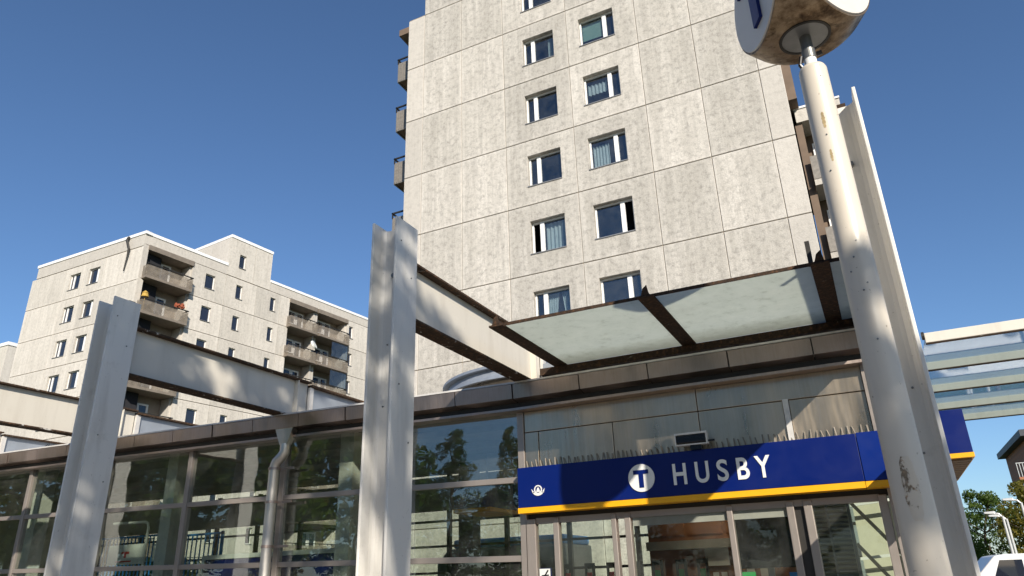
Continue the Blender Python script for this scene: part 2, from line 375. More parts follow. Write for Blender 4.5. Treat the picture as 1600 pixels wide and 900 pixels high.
def struct(name, mb, mat): o = obj(name, mb, mat); o['kind'] = 'structure'; return o
def bevel(o, wd=0.01, seg=2):
    b = o.modifiers.new('bevel', 'BEVEL'); b.width = wd; b.segments = seg; b.limit_method = 'ANGLE'; return o
def text_mesh(body, size, sx, origin, depth, mat, name, parent, xdir=Vector((1, 0, 0)), out=Vector((0, -1, 0)), offs=0.0):
    cu = bpy.data.curves.new('t', 'FONT'); cu.body = body; cu.size = size; cu.extrude = depth/2; cu.offset = offs
    to = bpy.data.objects.new('t', cu); COL.objects.link(to)
    bpy.context.view_layer.update()
    me = bpy.data.meshes.new_from_object(to.evaluated_get(bpy.context.evaluated_depsgraph_get()))
    bpy.data.objects.remove(to); bpy.data.curves.remove(cu)
    xs = [v.co.x for v in me.vertices]; x0 = min(xs)
    mb = MB(); up = Vector((0, 0, 1))
    vs = [Vector(origin) + xdir*((v.co.x-x0)*sx) + up*v.co.y + out*(v.co.z+depth/2) for v in me.vertices]
    mb.add(vs, [tuple(p.vertices) for p in me.polygons])
    bpy.data.meshes.remove(me)
    return obj(name, mb, mat, parent)

# ================================================================ ground
struct('ground', MB().quad((-1500, -1500, 0), (1500, -1500, 0), (1500, 1500, 0), (-1500, 1500, 0)), 'grass')
struct('plaza_pavement', MB().quad((-70, -22, 0.012), (14, -22, 0.012), (14, 20.8, 0.012), (-70, 20.8, 0.012)), 'paving')
struct('road', MB().quad((-2, 22, 0.008), (60, 22, 0.008), (60, 38, 0.008), (-2, 38, 0.008)), 'asphalt')

# ================================================================ windows for the concrete blocks
def window(parent, F, u0, u1, z0, z1, d, split=None, side=0, curtain=None, real=True, open_vent=False, t=0.055):
    """frame set back in its opening; side -1: vent on the left, +1: on the right"""
    fr = MB()
    F.ring(fr, (u0, u1, z0, z1), (u0+t, u1-t, z0+t, z1-t), d-0.07, d)
    um = None
    if side:
        wv = (u1-u0)*0.29
        um = u0+wv if side < 0 else u1-wv
        F.box(fr, um-0.075, um+0.075, z0+t, z1-t, d-0.065, d+0.012)
    wdw = obj('window', fr, 'white', parent)
    spans = [(u0+t, u1-t)] if um is None else [(u0+t, um-0.075), (um+0.075, u1-t)]
    for i, (a, b) in enumerate(spans):
        vent = side and ((side < 0 and i == 0) or (side > 0 and i == 1))
        if vent and open_vent:
            pm = MB(); hinge = a if side > 0 else b
            p0 = F.p(hinge, z0+t, d+0.02); q = F.u*((b-a)*0.35*(1 if side > 0 else -1)) + F.n*((b-a)*0.9)
            zz = Vector((0, 0, z1-z0-2*t)); nn = q.cross(Vector((0, 0, 1))).normalized()*0.02
            pm.hexa([p0, p0+q, p0+q+nn, p0+nn, p0+zz, p0+q+zz, p0+q+nn+zz, p0+nn+zz])
            continue
        pm = MB(); F.box(pm, a, b, z0+t, z1-t, d-0.045, d-0.033)
        obj('pane', pm, 'pane' if real else 'dpane', wdw)
    sm = MB(); F.box(sm, u0-0.02, u1+0.02, z0-0.035, z0, d-0.05, d+0.215)
    obj('sill', sm, 'sill', wdw)
    if curtain and real:
        a, b = spans[1] if side < 0 else spans[0]
        cm = MB(); n = 26
        def strip(ua, ub, za, zb, ta=0.0):
            pts = []
            for i in range(n+1):
                f = i/n; uu = ua+(ub-ua)*f; dd = d-0.2+0.03*math.sin(f*n*1.3)
                ub2 = uu + ta*(1 if ua < (a+b)/2 else -1)
                pts.append((F.p(uu, zb, dd), F.p(ub2, za, dd)))
            for i in range(n): cm.quad(pts[i][0], pts[i+1][0], pts[i+1][1], pts[i][1])
        if curtain == 'blind': F.box(cm, a, b, z0+t+0.28*(z1-z0), z1-t, d-0.14, d-0.13)
        elif curtain == 'full': strip(a, a+(b-a)*0.72, z0+t, z1-t-0.12)
        elif curtain == 'right': strip(a+(b-a)*0.62, b-0.1, z0+t, z1-t, 0.0); 
        elif curtain == 'pair': strip(a, a+(b-a)*0.45, z0+t, z1-t, -0.15); strip(a+(b-a)*0.55, b, z0+t, z1-t, -0.15)
        elif curtain == 'pelmet': strip(a, b-0.1, z0+t+0.45*(z1-z0), z1-t-0.15)
        elif curtain == 'sheer': strip(a, b, z0+t, z1-t)
        obj('curtain', cm, 'curtg' if curtain == 'blind' else 'curt', wdw)
    return wdw

# ================================================================ the tower
tower = thing('apartment_tower', 'tall weathered concrete panel apartment tower rising behind the glazed station entrance', 'tower', (-7.5, 27, 0))
TF = Face((0, 21, 0), (1, 0, 0))
XE = [-14.9, -14.06, -12.18, -10.22, -7.43, -4.69, -2.75, -0.84, -0.15]
Z0, FH = 11.508, 2.745
curt = {(3, 4): None, (3, 3): 'right', (3, 2): None, (3, 1): None, (3, 0): 'sheer', (3, -1): 'pair', (4, 3): 'blind', (4, 2): 'pelmet', (4, 1): 'full', (4, 0): None, (4, -1): None}
gh, gv = 0.015, 0.009
for k in range(-4, 8):
    za, zb = Z0+FH*k, Z0+FH*(k+1)
    for c in range(8):
        if c == 0 and k >= 5: continue
        a, b = XE[c]+gv*(c > 0), XE[c+1]-gv*(c < 7)
        m = MB()
        O = (a, b, za+gh, zb-gh)
        if c in (3, 4) and k >= -2:
            I = (-9.345, -8.01, za+0.78, za+2.07) if c == 3 else (-6.93, -5.53, za+0.78, za+2.07)
            TF.ring(m, O, I, -0.24, 0)
            window(tower, TF, I[0], I[1], I[2], I[3], -0.185, side=-1 if c == 3 else 1, curtain=curt.get((c, k)), open_vent=(k == 0))
        else:
            TF.box(m, *O, -0.24, 0)
        bevel(obj('concrete_panel', m, 'concl' if c in (0, 7) else 'conc', tower), 0.012, 1)
# plinth, mastic behind the joints, dark rooms, top
m = MB(); TF.box(m, -14.9, -0.15, 0, Z0-4*FH-gh, -0.24, 0); obj('plinth', m, 'conc', tower)
m = MB()
for k in range(-4, 8):
    TF.box(m, -14.05 if k > 5 else -14.88, -0.17, Z0+FH*k-0.05, Z0+FH*k+0.05, -0.2, -0.035)
for c in range(1, 8):
    TF.box(m, XE[c]-0.04, XE[c]+0.04, Z0-4*FH+0.1, Z0+FH*(5 if c == 1 else 8), -0.19, -0.03)
obj('joint_mastic', m, 'joint', tower)
m = MB(); m.box(-14.0, -0.2, 22.3, 33, 0, Z0+FH*8-0.1); obj('dark_rooms', m, 'core', tower)
m = MB(); m.box(-14.86, -14.0, 21.26, 33, 0, Z0+FH*5); m.box(-14.02, -13.9, 21.26, 33, Z0+FH*5, Z0+FH*8); obj('side_wall', m, 'conc', tower)
m = MB(); m.box(-14.1, -0.1, 20.95, 33.1, Z0+FH*8, Z0+FH*8+0.4); obj('parapet', m, 'concl', tower)
# balconies of the west side
for k in range(-3, 6):
    z = 24.55 + FH*(k-5) - 1.15
    b = MB(); b.box(-16.35, -14.88, 22.4, 26.0, z-0.02, z+0.16)
    bo = obj('balcony', b, 'brownwall', tower)
    p = MB(); p.box(-16.42, -16.36, 22.36, 26.0, z-0.05, z+1.02); p.box(-16.36, -14.9, 22.33, 22.39, z-0.05, z+1.02)
    for i in range(15): p.box(-16.36+i*0.1, -16.33+i*0.1, 22.31, 22.33, z, z+0.98)
    obj('balcony_front', p, 'balcg', bo)
    r = MB(); r.box(-16.44, -16.38, 22.32, 26, z+1.22, z+1.28); r.box(-16.44, -14.9, 22.32, 22.38, z+1.22, z+1.28); r.box(-16.43, -16.38, 22.33, 22.38, z+1.0, z+1.24)
    obj('handrail', r, 'alud', bo)
m = MB(); m.box(-16.45, -14.88, 22.4, 26, 26.15, 26.5); obj('balcony_roof', m, 'brownwall', tower)
# east side: brown recessed strip and the set-back wing
m = MB(); m.box(-0.24, 0.13, 23.2, 33, 17.0, 33); obj('recessed_strip', m, 'brownwall', tower)
wing = thing('rear_wing', 'lower beige wing beside the tower, half hidden behind the round pole', 'building', (1.2, 28, 0))
WF = Face((0, 24.0, 0), (1, 0, 0))
m = MB(); m.box(0.0, 1.38, 25.0, 33, 0, 16.75); obj('wall', m, 'brownwall', wing)
m = MB(); WF.box(m, -0.05, 1.45, 16.45, 16.98, -9, 0.1); obj('parapet', m, 'conc2', wing)
m = MB(); WF.box(m, -0.1, 1.47, 16.985, 17.06, -9, 0.14); obj('coping', m, 'white', wing)
m = MB(); WF.box(m, -0.12, 0.12, 0, 16.44, -0.98, 0.0); obj('fin_wall', m, 'brownwall', wing)
for i, zf in enumerate((13.95, 11.2, 8.45, 5.7)):
    m = MB(); WF.box(m, 0.125, 1.5, zf-0.22, zf, -0.98, 0.3); b = obj('balcony', m, 'concl', wing)
    m = MB(); WF.box(m, 0.125, 1.5, zf+0.05, zf+0.95, 0.22, 0.25); obj('balcony_front', m, 'balcg', b)
    window(wing, Face((0, 24.98, 0), (1, 0, 0)), 0.3, 1.2, zf+0.75, zf+2.1, 0.06, real=False)

# ================================================================ the block on the left
blk = thing('apartment_block', 'pale concrete panel apartment block at left with corner balconies and stepped roof', 'building', (-50, 36, 0))
LF = Face((0, 31.2, 0), (1, 0, 0))
C0 = Vector((-45.54, 31.2, 0))
RF = Face(C0, (0.1016, 0.9948, 0))
ZF, H2 = 22.93, 2.745
NF = range(-8, 1)
ux = [-58.8, -54.4, -52.0, -49.6, -45.54]
g = 0.016
for k in NF:
    za, zb = ZF+H2*k, ZF+H2*(k+1)-(0.05 if k == 0 else 0)
    for c in range(4):
        m = MB(); O = (ux[c]+g*(c > 0), ux[c+1]-g*(c < 3), za+0.028, zb-0.028)
        if c in (1, 2):
            I = (-53.8, -52.5, za+0.76, za+2.08) if c == 1 else (-51.5, -50.2, za+0.76, za+2.08)
            LF.ring(m, O, I, -0.22, 0)
            window(blk, LF, *I, -0.16, side=-1 if c == 1 else 1, real=False)
        else: LF.box(m, *O, -0.22, 0)
        obj('concrete_panel', m, 'conc2', blk)
m = MB(); LF.box(m, -58.35, -45.54, ZF+H2+0.0, 26.62, -0.22, 0); obj('parapet_panel', m, 'concl', blk)
m = MB(); LF.box(m, -58.45, -45.4, 26.625, 26.86, -0.5, 0.06); RF.box(m, 0.45, 7.3, 26.62, 26.86, -0.5, 0.06); obj('coping', m, 'white', blk)
m = MB(); m.box(-58.7, -46.0, 31.45, 33.2, 0, 26.5); m.box(-58.7, -48.2, 33, 58, 0, 26.4); obj('dark_rooms', m, 'core', blk)
for i, (u_, d_, h_) in enumerate(((-47.6, -1.2, 0.8), (-46.9, -2.6, 0.6), (-52.5, -2.0, 0.9))):
    m = MB(); q_ = LF.p(u_, 26.4, d_); m.cyl(q_, q_+Vector((0, 0, h_+0.3)), 0.14, n=12); m.cyl(q_+Vector((0, 0, h_+0.3)), q_+Vector((0, 0, h_+0.42)), 0.24, 0.2, 12); obj('roof_vent', m, 'grey', blk)
# right-hand side
def rpanel(u0, u1, za, zb, win=None, mat='conc2'):
    m = MB(); O = (u0+g, u1-g, za+0.028, zb-0.028)
    if win:
        I = (*win, za+1.0, za+2.2); RF.ring(m, O, I, -0.22, 0); window(blk, RF, *I, -0.15, real=False)
    else: RF.box(m, *O, -0.22, 0)
    obj('concrete_panel', m, mat, blk)
for k in NF:
    za, zb = ZF+0.15+H2*k, ZF+0.15+H2*(k+1)
    rpanel(0.0, 0.45, za, zb, mat='concl')
    rpanel(4.2, 7.3, za, zb, (5.42, 6.3)); rpanel(7.3, 10.4, za, zb, (8.34, 8.99)); rpanel(10.4, 13.0, za, zb, (11.9, 12.48))
    rpanel(13.0, 14.05, za, zb); rpanel(21.3, 24, za, zb, (21.55, 22.1)); rpanel(24, 29, za, zb)
rpanel(7.3, 9.9, 25.85, 29.3, (8.34, 8.99)); rpanel(9.9, 11.7, 25.85, 29.3)
m = MB(); RF.box(m, 7.3, 11.7, 29.3, 29.55, -9, 0.06); obj('coping', m, 'white', blk)
m = MB(); RF.box(m, 7.32, 11.68, 26, 29.28, -8.9, -0.23); obj('roof_house', m, 'concl', blk)
m = MB(); RF.box(m, 0, 7.3, 25.85, 26.62, -0.22, 0); RF.box(m, 11.7, 29, 25.85, 26.62, -0.22, 0); obj('parapet_panel', m, 'concl', blk)
m = MB(); RF.box(m, 11.72, 29, 26.62, 26.84, -0.5, 0.06); obj('coping', m, 'white', blk)
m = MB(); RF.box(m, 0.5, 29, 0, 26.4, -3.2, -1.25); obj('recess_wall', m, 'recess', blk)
for a, bq in ((0.46, 4.18), (14.08, 17.22), (17.5, 21.28)):
    for s_ in (a, bq):
        m = MB(); RF.box(m, s_-0.1, s_+0.1, 0, 25.84, -1.25, -0.225); obj('recess_side', m, 'concl', blk)
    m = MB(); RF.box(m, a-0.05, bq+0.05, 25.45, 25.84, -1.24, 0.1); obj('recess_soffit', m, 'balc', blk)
    for k in NF:
        z = ZF+0.15+H2*k
        m = MB(); RF.box(m, a-0.2, bq-0.12, z-0.02, z+0.16, -1.24, 0.55); b = obj('balcony', m, 'balc', blk)
        m = MB(); RF.box(m, a-0.2, bq-0.12, z+0.16, z+1.0, 0.5, 0.54); RF.box(m, a-0.2, a-0.16, z+0.16, z+1.0, 0.0, 0.5); RF.box(m, bq-0.16, bq-0.12, z+0.16, z+1.0, -0.2, 0.5)
        obj('balcony_front', m, 'veil', b)
        m = MB(); RF.box(m, a-0.22, bq-0.1, z+1.1, z+1.17, 0.48, 0.56); RF.box(m, bq-0.18, bq-0.1, z+1.1, z+1.17, -0.2, 0.48)
        for i in range(5): RF.box(m, a-0.2+i*(bq-a)/4.2, a-0.15+i*(bq-a)/4.2, z+1.0, z+1.1, 0.49, 0.53)
        obj('handrail', m, 'alud', b)
        window(blk, RF, a+0.35, a+1.75, z+0.9, z+2.2, -1.16, side=-1, real=False, t=0.14)
        m = MB(); F0 = RF; F0.ring(m, (a+1.8, a+2.65, z+0.18, z+2.2), (a+1.95, a+2.5, z+0.5, z+2.07), -1.24, -1.16); F0.box(m, a+1.95, a+2.5, z+0.18, z+0.5, -1.22, -1.17)
        d_ = obj('balcony_door', m, 'white', blk)
        m = MB(); RF.box(m, a+1.9, a+2.55, z+0.5, z+2.07, -1.21, -1.19); obj('pane', m, 'dpane', d_)
# glazed-in balconies of the right bay
for k in (-1, -2):
    z = ZF+0.15+H2*k
    m = MB(); RF.box(m, 19.0, 21.1, z+1.17, z+2.6, 0.46, 0.475); obj('balcony_glazing', m, 'pane', blk)
    m = MB(); RF.box(m, 21.08, 21.14, z+1.0, z+2.66, 0.42, 0.5); RF.box(m, 18.98, 21.14, z+2.6, z+2.66, 0.42, 0.5); obj('glazing_frame', m, 'alud', blk)
# things on balconies
z = ZF+0.15-H2
m = MB(); m.cyl(RF.p(16.6, ZF-H2+1.75, 0.62), RF.p(16.66, ZF-H2+1.82, 0.75), 0.42, 0.40, 24)
dish = obj('dish', m, 'lightp', None); tag(dish, 'white satellite dish on a balcony of the apartment block', 'dish')
for nm, u_, col_, lb in (('parasol', 0.6, 'mustard', 'yellow parasol folded on the second corner balcony'), ('flower_box', 3.3, 'terra', 'orange red flowers on the handrail of the second corner balcony')):
    m = MB()
    if nm == 'parasol':
        m.cyl(RF.p(u_, z+1.3, 0.3), RF.p(u_, z+1.6, 0.3), 0.26, 0.20, 10); m.cyl(RF.p(u_, z+1.6, 0.3), RF.p(u_, z+1.78, 0.3), 0.24, 0.05, 10); m.cyl(RF.p(u_, z+0.2, 0.3), RF.p(u_, z+1.3, 0.3), 0.03, 0.03, 6)
    else:
        for i in range(26):
            c_ = RF.p(u_+rnd.uniform(-0.35, 0.35), z+1.3+rnd.uniform(-0.12, 0.2), 0.55+rnd.uniform(-0.15, 0.15))
            m.box(c_.x-0.06, c_.x+0.06, c_.y-0.06, c_.y+0.06, c_.z-0.06, c_.z+0.06)
    tag(obj(nm, m, col_, None), lb, 'parasol' if nm == 'parasol' else 'flowers')
m = MB(); m.tube([(-47.3, 31.13, 26.7), (-47.25, 30.95, 26.4), (-46.9, 31.0, 25.6), (-47.0, 31.05, 25.0), (-47.2, 31.1, 23.9)], [0.13, 0.1, 0.09, 0.06, 0.04], 6)
tag(obj('hanging_cable', m, 'alud', None), 'black cable bundle hanging from the roof corner of the apartment block', 'cable')
# balcony fronts at the far west edge of the block
for k in range(-4, 1):
    z = ZF+H2*k
    m = MB(); m.box(-60.2, -58.75, 32.4, 34.5, z, z+0.15); b = obj('balcony', m, 'balc', blk)
    m = MB(); m.box(-60.25, -60.19, 32.35, 34.5, z, z+1.1); m.box(-60.2, -58.8, 32.34, 32.4, z, z+1.1); obj('balcony_front', m, 'card', b)
far = thing('distant_block', 'far concrete block at the left edge of the picture', 'building', (-94, 52, 0))
m = MB(); m.box(-104, -86.6, 45, 60, 0, 28.6); obj('wall', m, 'conc2', far)
m = MB(); m.box(-104, -86.5, 44.9, 60, 28.6, 29.0); obj('coping', m, 'white', far)
m = MB(); m.box(-87.6, -86.5, 44.6, 45, 22.0, 24.4); obj('window', m, 'dpane', far)

# ================================================================ the station hall
SL = 0.0182
def zl(z, X): return z + max(0.0, -4.74-X)*SL       # the glazed left part climbs gently to the left
hall = thing('station_hall', 'low glazed metro station hall with brown metal gutter and stainless entrance panels', 'station', (-8, 13, 0))
XM = [-4.74, -7.12, -9.5, -11.9, -14.35, -16.95, -19.4, -21.9, -24.4]
# roof and gutter
m = MB(); m.sbox(-24.6, -4.74, 9.86, 16.6, zl(4.22, -24.6), 4.22, 0.16); m.box(-4.739, 0.62, 9.86, 16.6, 4.22, 4.38); obj('roof', m, 'lip', hall)
m = MB(); m.sbox(-24.6, -4.74, 10.1, 16.3, zl(4.16, -24.6), 4.16, 0.05); m.box(-4.739, 0.6, 10.1, 16.3, 4.16, 4.21); obj('ceiling', m, 'ceil', hall)
x = 0.62; i = 0
while x > -24.5:
    wd = 1.02 + 0.12*((i*37) % 5)/5
    a, b = x-wd, x; i += 1
    m = MB()
    prof = [(9.66, 4.18), (9.64, 4.40), (9.86, 4.41), (9.86, 4.37), (9.70, 4.36), (9.70, 4.20), (9.84, 4.19), (9.84, 4.15)]
    jig = 0.006*((i*7) % 3-1)
    m.prism(prof, lambda p: (a+0.009, p[0]+jig, zl(p[1], a)), lambda p: (b-0.009, p[0]+jig, zl(p[1], b)))
    obj('gutter_segment', m, 'steelg', hall)
    m = MB(); m.sbox(b-0.016, b+0.016, 9.68, 9.69, zl(4.19, b-0.016), zl(4.19, b+0.016), 0.205); obj('gutter_seam', m, 'alud', hall)
    x = a
m = MB(); m.sbox(-24.6, -4.74, 9.655, 9.90, zl(4.413, -24.6), 4.413, 0.028); m.box(-4.739, 0.62, 9.655, 9.90, 4.413, 4.441); obj('roof_edge', m, 'lip', hall)
m = MB(); m.sbox(-24.6, -4.74, 9.84, 9.98, zl(4.06, -24.6), 4.06, 0.13); m.box(-4.739, 0.62, 9.84, 9.98, 4.06, 4.19); obj('fascia_board', m, 'alud', hall)
m = MB(); m.sbox(-24.6, -4.74, 9.76, 9.97, zl(4.02, -24.6), 4.02, 0.038); m.box(-4.739, 0.62, 9.76, 9.97, 4.02, 4.058); obj('drip_trim', m, 'steelg', hall)
# left glazing
for X in XM:
    m = MB(); m.box(X-0.055, X+0.055, 9.93, 10.06, zl(0, X), zl(4.02, X)); bevel(obj('mullion', m, 'alu', hall), 0.008)
for X in (-17.35, -12.95, -8.45, -21.8):
    m = MB(); m.box(X-0.15, X+0.15, 10.4, 10.7, 0, zl(4.16, X)-0.02); obj('column', m, 'post', hall)
RZ = [(0.25, 0.09), (1.855, 0.085), (2.965, 0.085)]
for j in range(len(XM)-1):
    b, a = XM[j]-0.055, XM[j+1]+0.055
    for z, h in RZ:
        m = MB(); m.sbox(a, b, 9.945, 10.045, zl(z, a), zl(z, b), h); bevel(obj('rail', m, 'alu', hall), 0.006)
    zz = [(0.25+0.09, 1.855), (1.855+0.085, 2.965), (2.965+0.085, 4.02)]
    for za, zb in zz:
        m = MB(); pad = 0.002
        m.hexa([(a+pad, 9.99, zl(za, a)), (b-pad, 9.99, zl(za, b)), (b-pad, 10.0, zl(za, b)), (a+pad, 10.0, zl(za, a)), (a+pad, 9.99, zl(zb, a)), (b-pad, 9.99, zl(zb, b)), (b-pad, 10.0, zl(zb, b)), (a+pad, 10.0, zl(zb, a))])
        obj('pane', m, 'glass', hall)
# the downpipe
m = MB(); Xd = -9.24; z4 = zl(4.19, Xd)
m.hexa([(Xd-0.16, 9.70, z4-0.30), (Xd+0.0, 9.70, z4-0.30), (Xd+0.0, 9.82, z4-0.30), (Xd-0.16, 9.82, z4-0.30), (Xd-0.28, 9.68, z4), (Xd+0.14, 9.68, z4), (Xd+0.14, 9.83, z4), (Xd-0.28, 9.83, z4)])
m.tube([(Xd-0.08, 9.76, z4-0.28), (Xd-0.08, 9.76, z4-0.42), (Xd-0.13, 9.75, z4-0.50), (Xd-0.24, 9.75, z4-0.58), (Xd-0.28, 9.75, z4-0.68), (Xd-0.28, 9.75, 0.05)], 0.092, 20)
dp = obj('downpipe', m, 'zinc', hall, smooth=True)
e_ = dp.modifiers.new('edge', 'EDGE_SPLIT'); e_.split_angle = math.radians(35)
for z in (3.55, 2.98, 2.25):
    m = MB(); m.cyl((Xd-0.28, 9.75, z), (Xd-0.28, 9.75, z+0.045), 0.104, n=20); m.box(Xd-0.24, Xd+0.12, 9.80, 9.83, z, z+0.04); obj('pipe_clip', m, 'steelg', dp)
# entrance: stainless panels above the sign
px = [-4.685, -2.02, 0.06]
def plate(x0, x1, z0, z1, y=9.96, mat='steel', name='stainless_panel'):
    m = MB(); m.box(x0+0.005, x1-0.005, y, y+0.03, z0+0.005, z1-0.005); return bevel(obj(name, m, mat, hall), 0.006, 2)
plate(-4.685, -2.02, 3.70, 4.02); plate(-2.02, 0.10, 3.70, 4.02)
plate(-4.685, -4.45, 3.12, 3.70, 9.955); plate(-4.45, -3.27, 3.12, 3.70); plate(-3.27, -2.02, 3.12, 3.70); plate(-2.02, -0.90, 3.12, 3.70); plate(-0.83, 0.10, 3.12, 3.70)
m = MB(); m.box(-0.90, -0.83, 9.92, 9.99, 3.12, 3.71); obj('panel_batten', m, 'lip', hall)
m = MB(); m.box(-4.69, 0.62, 10.0, 10.06, 2.42, 4.02); obj('lintel', m, 'alud', hall)
m = MB(); m.box(0.10, 0.16, 9.9, 10.06, 0, 4.02); m.box(0.52, 0.62, 9.93, 10.06, 0, 4.02); obj('corner_post', m, 'alu', hall)
m = MB(); m.box(0.165, 0.515, 9.97, 9.99, 0.02, 4.0); obj('stainless_panel', m, 'steel', hall)
m = MB(); m.box(0.60, 0.612, 10.1, 16.2, 0.3, 4.1); obj('side_pane', m, 'dglass', hall)
for Y in (10.1, 12.0, 14.0, 16.2):
    m = MB(); m.box(0.56, 0.64, Y-0.05, Y+0.05, 0, 4.15); obj('mullion', m, 'alu', hall)
# bird spikes standing on the sign
m = MB(); X = -4.62
while X < 0.1:
    lean = rnd.uniform(-0.02, 0.02); m.bar((X, 9.90, 3.144), (X+lean-0.02, 9.948, 3.27+rnd.uniform(-0.02, 0.02)), 0.016, 0.006); X += 0.074
obj('bird_spikes', m, 'spike', hall, kind='stuff')
# doors
for X, wd in ((-4.63, 0.16), (-4.23, 0.085), (-3.36, 0.07), (-3.16, 0.085), (-1.78, 0.075), (-1.03, 0.09), (-0.82, 0.10), (0.03, 0.10)):
    m = MB(); m.box(X-wd/2, X+wd/2, 9.93, 10.05, 0.02, 2.43); bevel(obj('door_frame', m, 'alu', hall), 0.008)
m = MB(); m.box(-4.55, -0.0, 9.96, 10.04, 2.36, 2.44); obj('door_head', m, 'alu', hall)
m = MB(); m.box(-3.1, -1.06, 9.99, 10.03, 2.25, 2.36); obj('door_track_cover', m, 'ceil', hall)
for a, b in ((-4.545, -4.275), (-4.185, -3.40), (-0.765, -0.025), (-1.74, -1.08), (-3.115, -1.82)):
    m = MB(); m.box(a, b, 9.985, 9.997, 0.1, 2.355); obj('door_pane', m, 'dglass', hall)
m = MB(); m.box(-0.985, -0.87, 9.99, 10.02, 0.02, 2.36); obj('door_pocket', m, 'alud', hall)
# rear glazing of the hall
Yb = 16.2
for X in [-24.4+1.62*i for i in range(16)]:
    m = MB(); m.box(X-0.05, X+0.05, Yb, Yb+0.1, 0, 4.2); obj('rear_mullion', m, 'alud', hall)
for z in (0.2, 1.35, 1.80, 2.42, 3.02, 3.30):
    m = MB(); m.sbox(-24.4, 0.6, Yb+0.01, Yb+0.09, z+0.03, z, 0.055); obj('rear_rail', m, 'alud', hall)
m = MB(); m.box(-24.4, 0.6, Yb-0.05, Yb+0.12, 3.32, 4.15); obj('rear_lintel', m, 'ceil', hall)
m = MB(); m.box(-24.4, 0.6, Yb+0.04, Yb+0.05, 0.2, 3.3); obj('rear_pane', m, 'dglass', hall)
m = MB(); m.box(-24.4, 0.55, 10.1, 16.15, 0.014, 0.03); obj('floor', m, 'floorm', hall)
for Y in (11.2, 12.6, 14.0, 15.4):
    m = MB(); m.sbox(-24, -0.2, Y, Y+0.35, zl(3.98, -24), 3.98, 0.16); obj('ceiling_beam', m, 'ceil', hall)
m = MB(); m.box(-8.35, -8.0, 14.2, 14.55, 0, 4.1); obj('column', m, 'alud', hall)
m = MB(); m.box(-24.6, -24.45, 10, 16.3, 0, 4.6); obj('end_wall', m, 'beige', hall)
# round rooflight on the hall roof
dome = thing('round_rooflight', 'round metal rooflight drum on the station roof beside the beam', 'rooflight', (-6.0, 13.4, 4.38))
m = MB(); cx, cy, R = -5.75, 13.4, 2.1; n = 64
for z0, z1, r in ((4.36, 5.02, R), ):
    m.cyl((cx, cy, z0), (cx, cy, z1), r, r, n)
obj('drum_wall', m, 'steel', dome, smooth=True)
m = MB(); m.cyl((cx, cy, 5.02), (cx, cy, 5.07), R+0.07, R+0.07, n); m.cyl((cx, cy, 5.07), (cx, cy, 5.24), R+0.01, R-0.05, n); m.cyl((cx, cy, 5.24), (cx, cy, 5.29), R+0.06, R+0.06, n); obj('rim', m, 'gsheet', dome)

# ================================================================ entrance sign
sign = thing('entrance_sign', 'long blue entrance sign reading HUSBY with white letters and yellow lower edge', 'sign', (-2.3, 9.8, 2.5))
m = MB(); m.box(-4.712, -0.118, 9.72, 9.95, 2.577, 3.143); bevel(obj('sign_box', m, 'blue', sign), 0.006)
m = MB(); m.box(-0.112, 0.46, 9.715, 9.95, 2.577, 3.15); bevel(obj('end_box', m, 'blue_lit', sign), 0.006)
m = MB(); m.box(-4.715, -0.118, 9.712, 9.95, 2.50, 2.574); obj('yellow_edge', m, 'yellow', sign)
m = MB(); m.box(-0.112, 0.46, 9.707, 9.95, 2.498, 2.572); obj('yellow_edge', m, 'yellow', sign)
m = MB(); m.cyl((-2.839, 9.72, 2.845), (-2.839, 9.706, 2.845), 0.183, n=48); rd = obj('roundel', m, 'letter', sign)
m = MB(); m.box(-2.945, -2.735, 9.697, 9.705, 2.895, 2.948); m.box(-2.872, -2.808, 9.697, 9.705, 2.718, 2.8945); obj('roundel_letter', m, 'blue', rd)
CAP = 0.273
for ch, x0, x1 in (('H', -2.402, -2.224), ('U', -2.103, -1.926), ('S', -1.822, -1.680), ('B', -1.568, -1.417), ('Y', -1.341, -1.148)):
    o = text_mesh(ch, CAP/0.729, 1.0, (x0, 9.72, 2.714), 0.012, 'letter', 'letter', sign, offs=0.0065)
    vs = o.data.vertices; xs = [v.co.x for v in vs]; zs = [v.co.z for v in vs]
    for v in vs:
        v.co.x = x0 + (v.co.x-min(xs))/(max(xs)-min(xs))*(x1-x0)
        v.co.z = 2.714 + (v.co.z-min(zs))/(max(zs)-min(zs))*CAP
# winged emblem
m = MB(); ex, ez = -4.385, 2.795
pts = []
for i in range(25):
    t = math.pi*(1.08+0.84*i/24); pts.append((math.cos(t)*0.088, math.sin(t)*0.075))
inn = [(math.cos(math.pi*(1.92-0.84*i/24))*0.06, math.sin(math.pi*(1.92-0.84*i/24))*0.045) for i in range(25)]
def strip_ring(mb, outer, inner, y0, y1):
    n_ = len(outer)
    for i in range(n_-1):
        a, b, c, d = outer[i], outer[i+1], inner[n_-2-i], inner[n_-1-i]
        mb.hexa([(ex+a[0], y1, ez+a[1]), (ex+b[0], y1, ez+b[1]), (ex+b[0], y0, ez+b[1]), (ex+a[0], y0, ez+a[1]),
                 (ex+d[0], y1, ez+d[1]), (ex+c[0], y1, ez+c[1]), (ex+c[0], y0, ez+c[1]), (ex+d[0], y0, ez+d[1])])
strip_ring(m, [(x_*1.0, z_*0.9+0.0) for x_, z_ in pts], inn, 9.72, 9.71)
m.prism([(-0.104, 0.03), (-0.085, -0.03), (-0.055, -0.025)], lambda p: (ex+p[0], 9.72, ez+p[1]), lambda p: (ex+p[0], 9.71, ez+p[1]))
m.prism([(0.055, -0.025), (0.085, -0.03), (0.104, 0.03)], lambda p: (ex+p[0], 9.72, ez+p[1]), lambda p: (ex+p[0], 9.71, ez+p[1]))
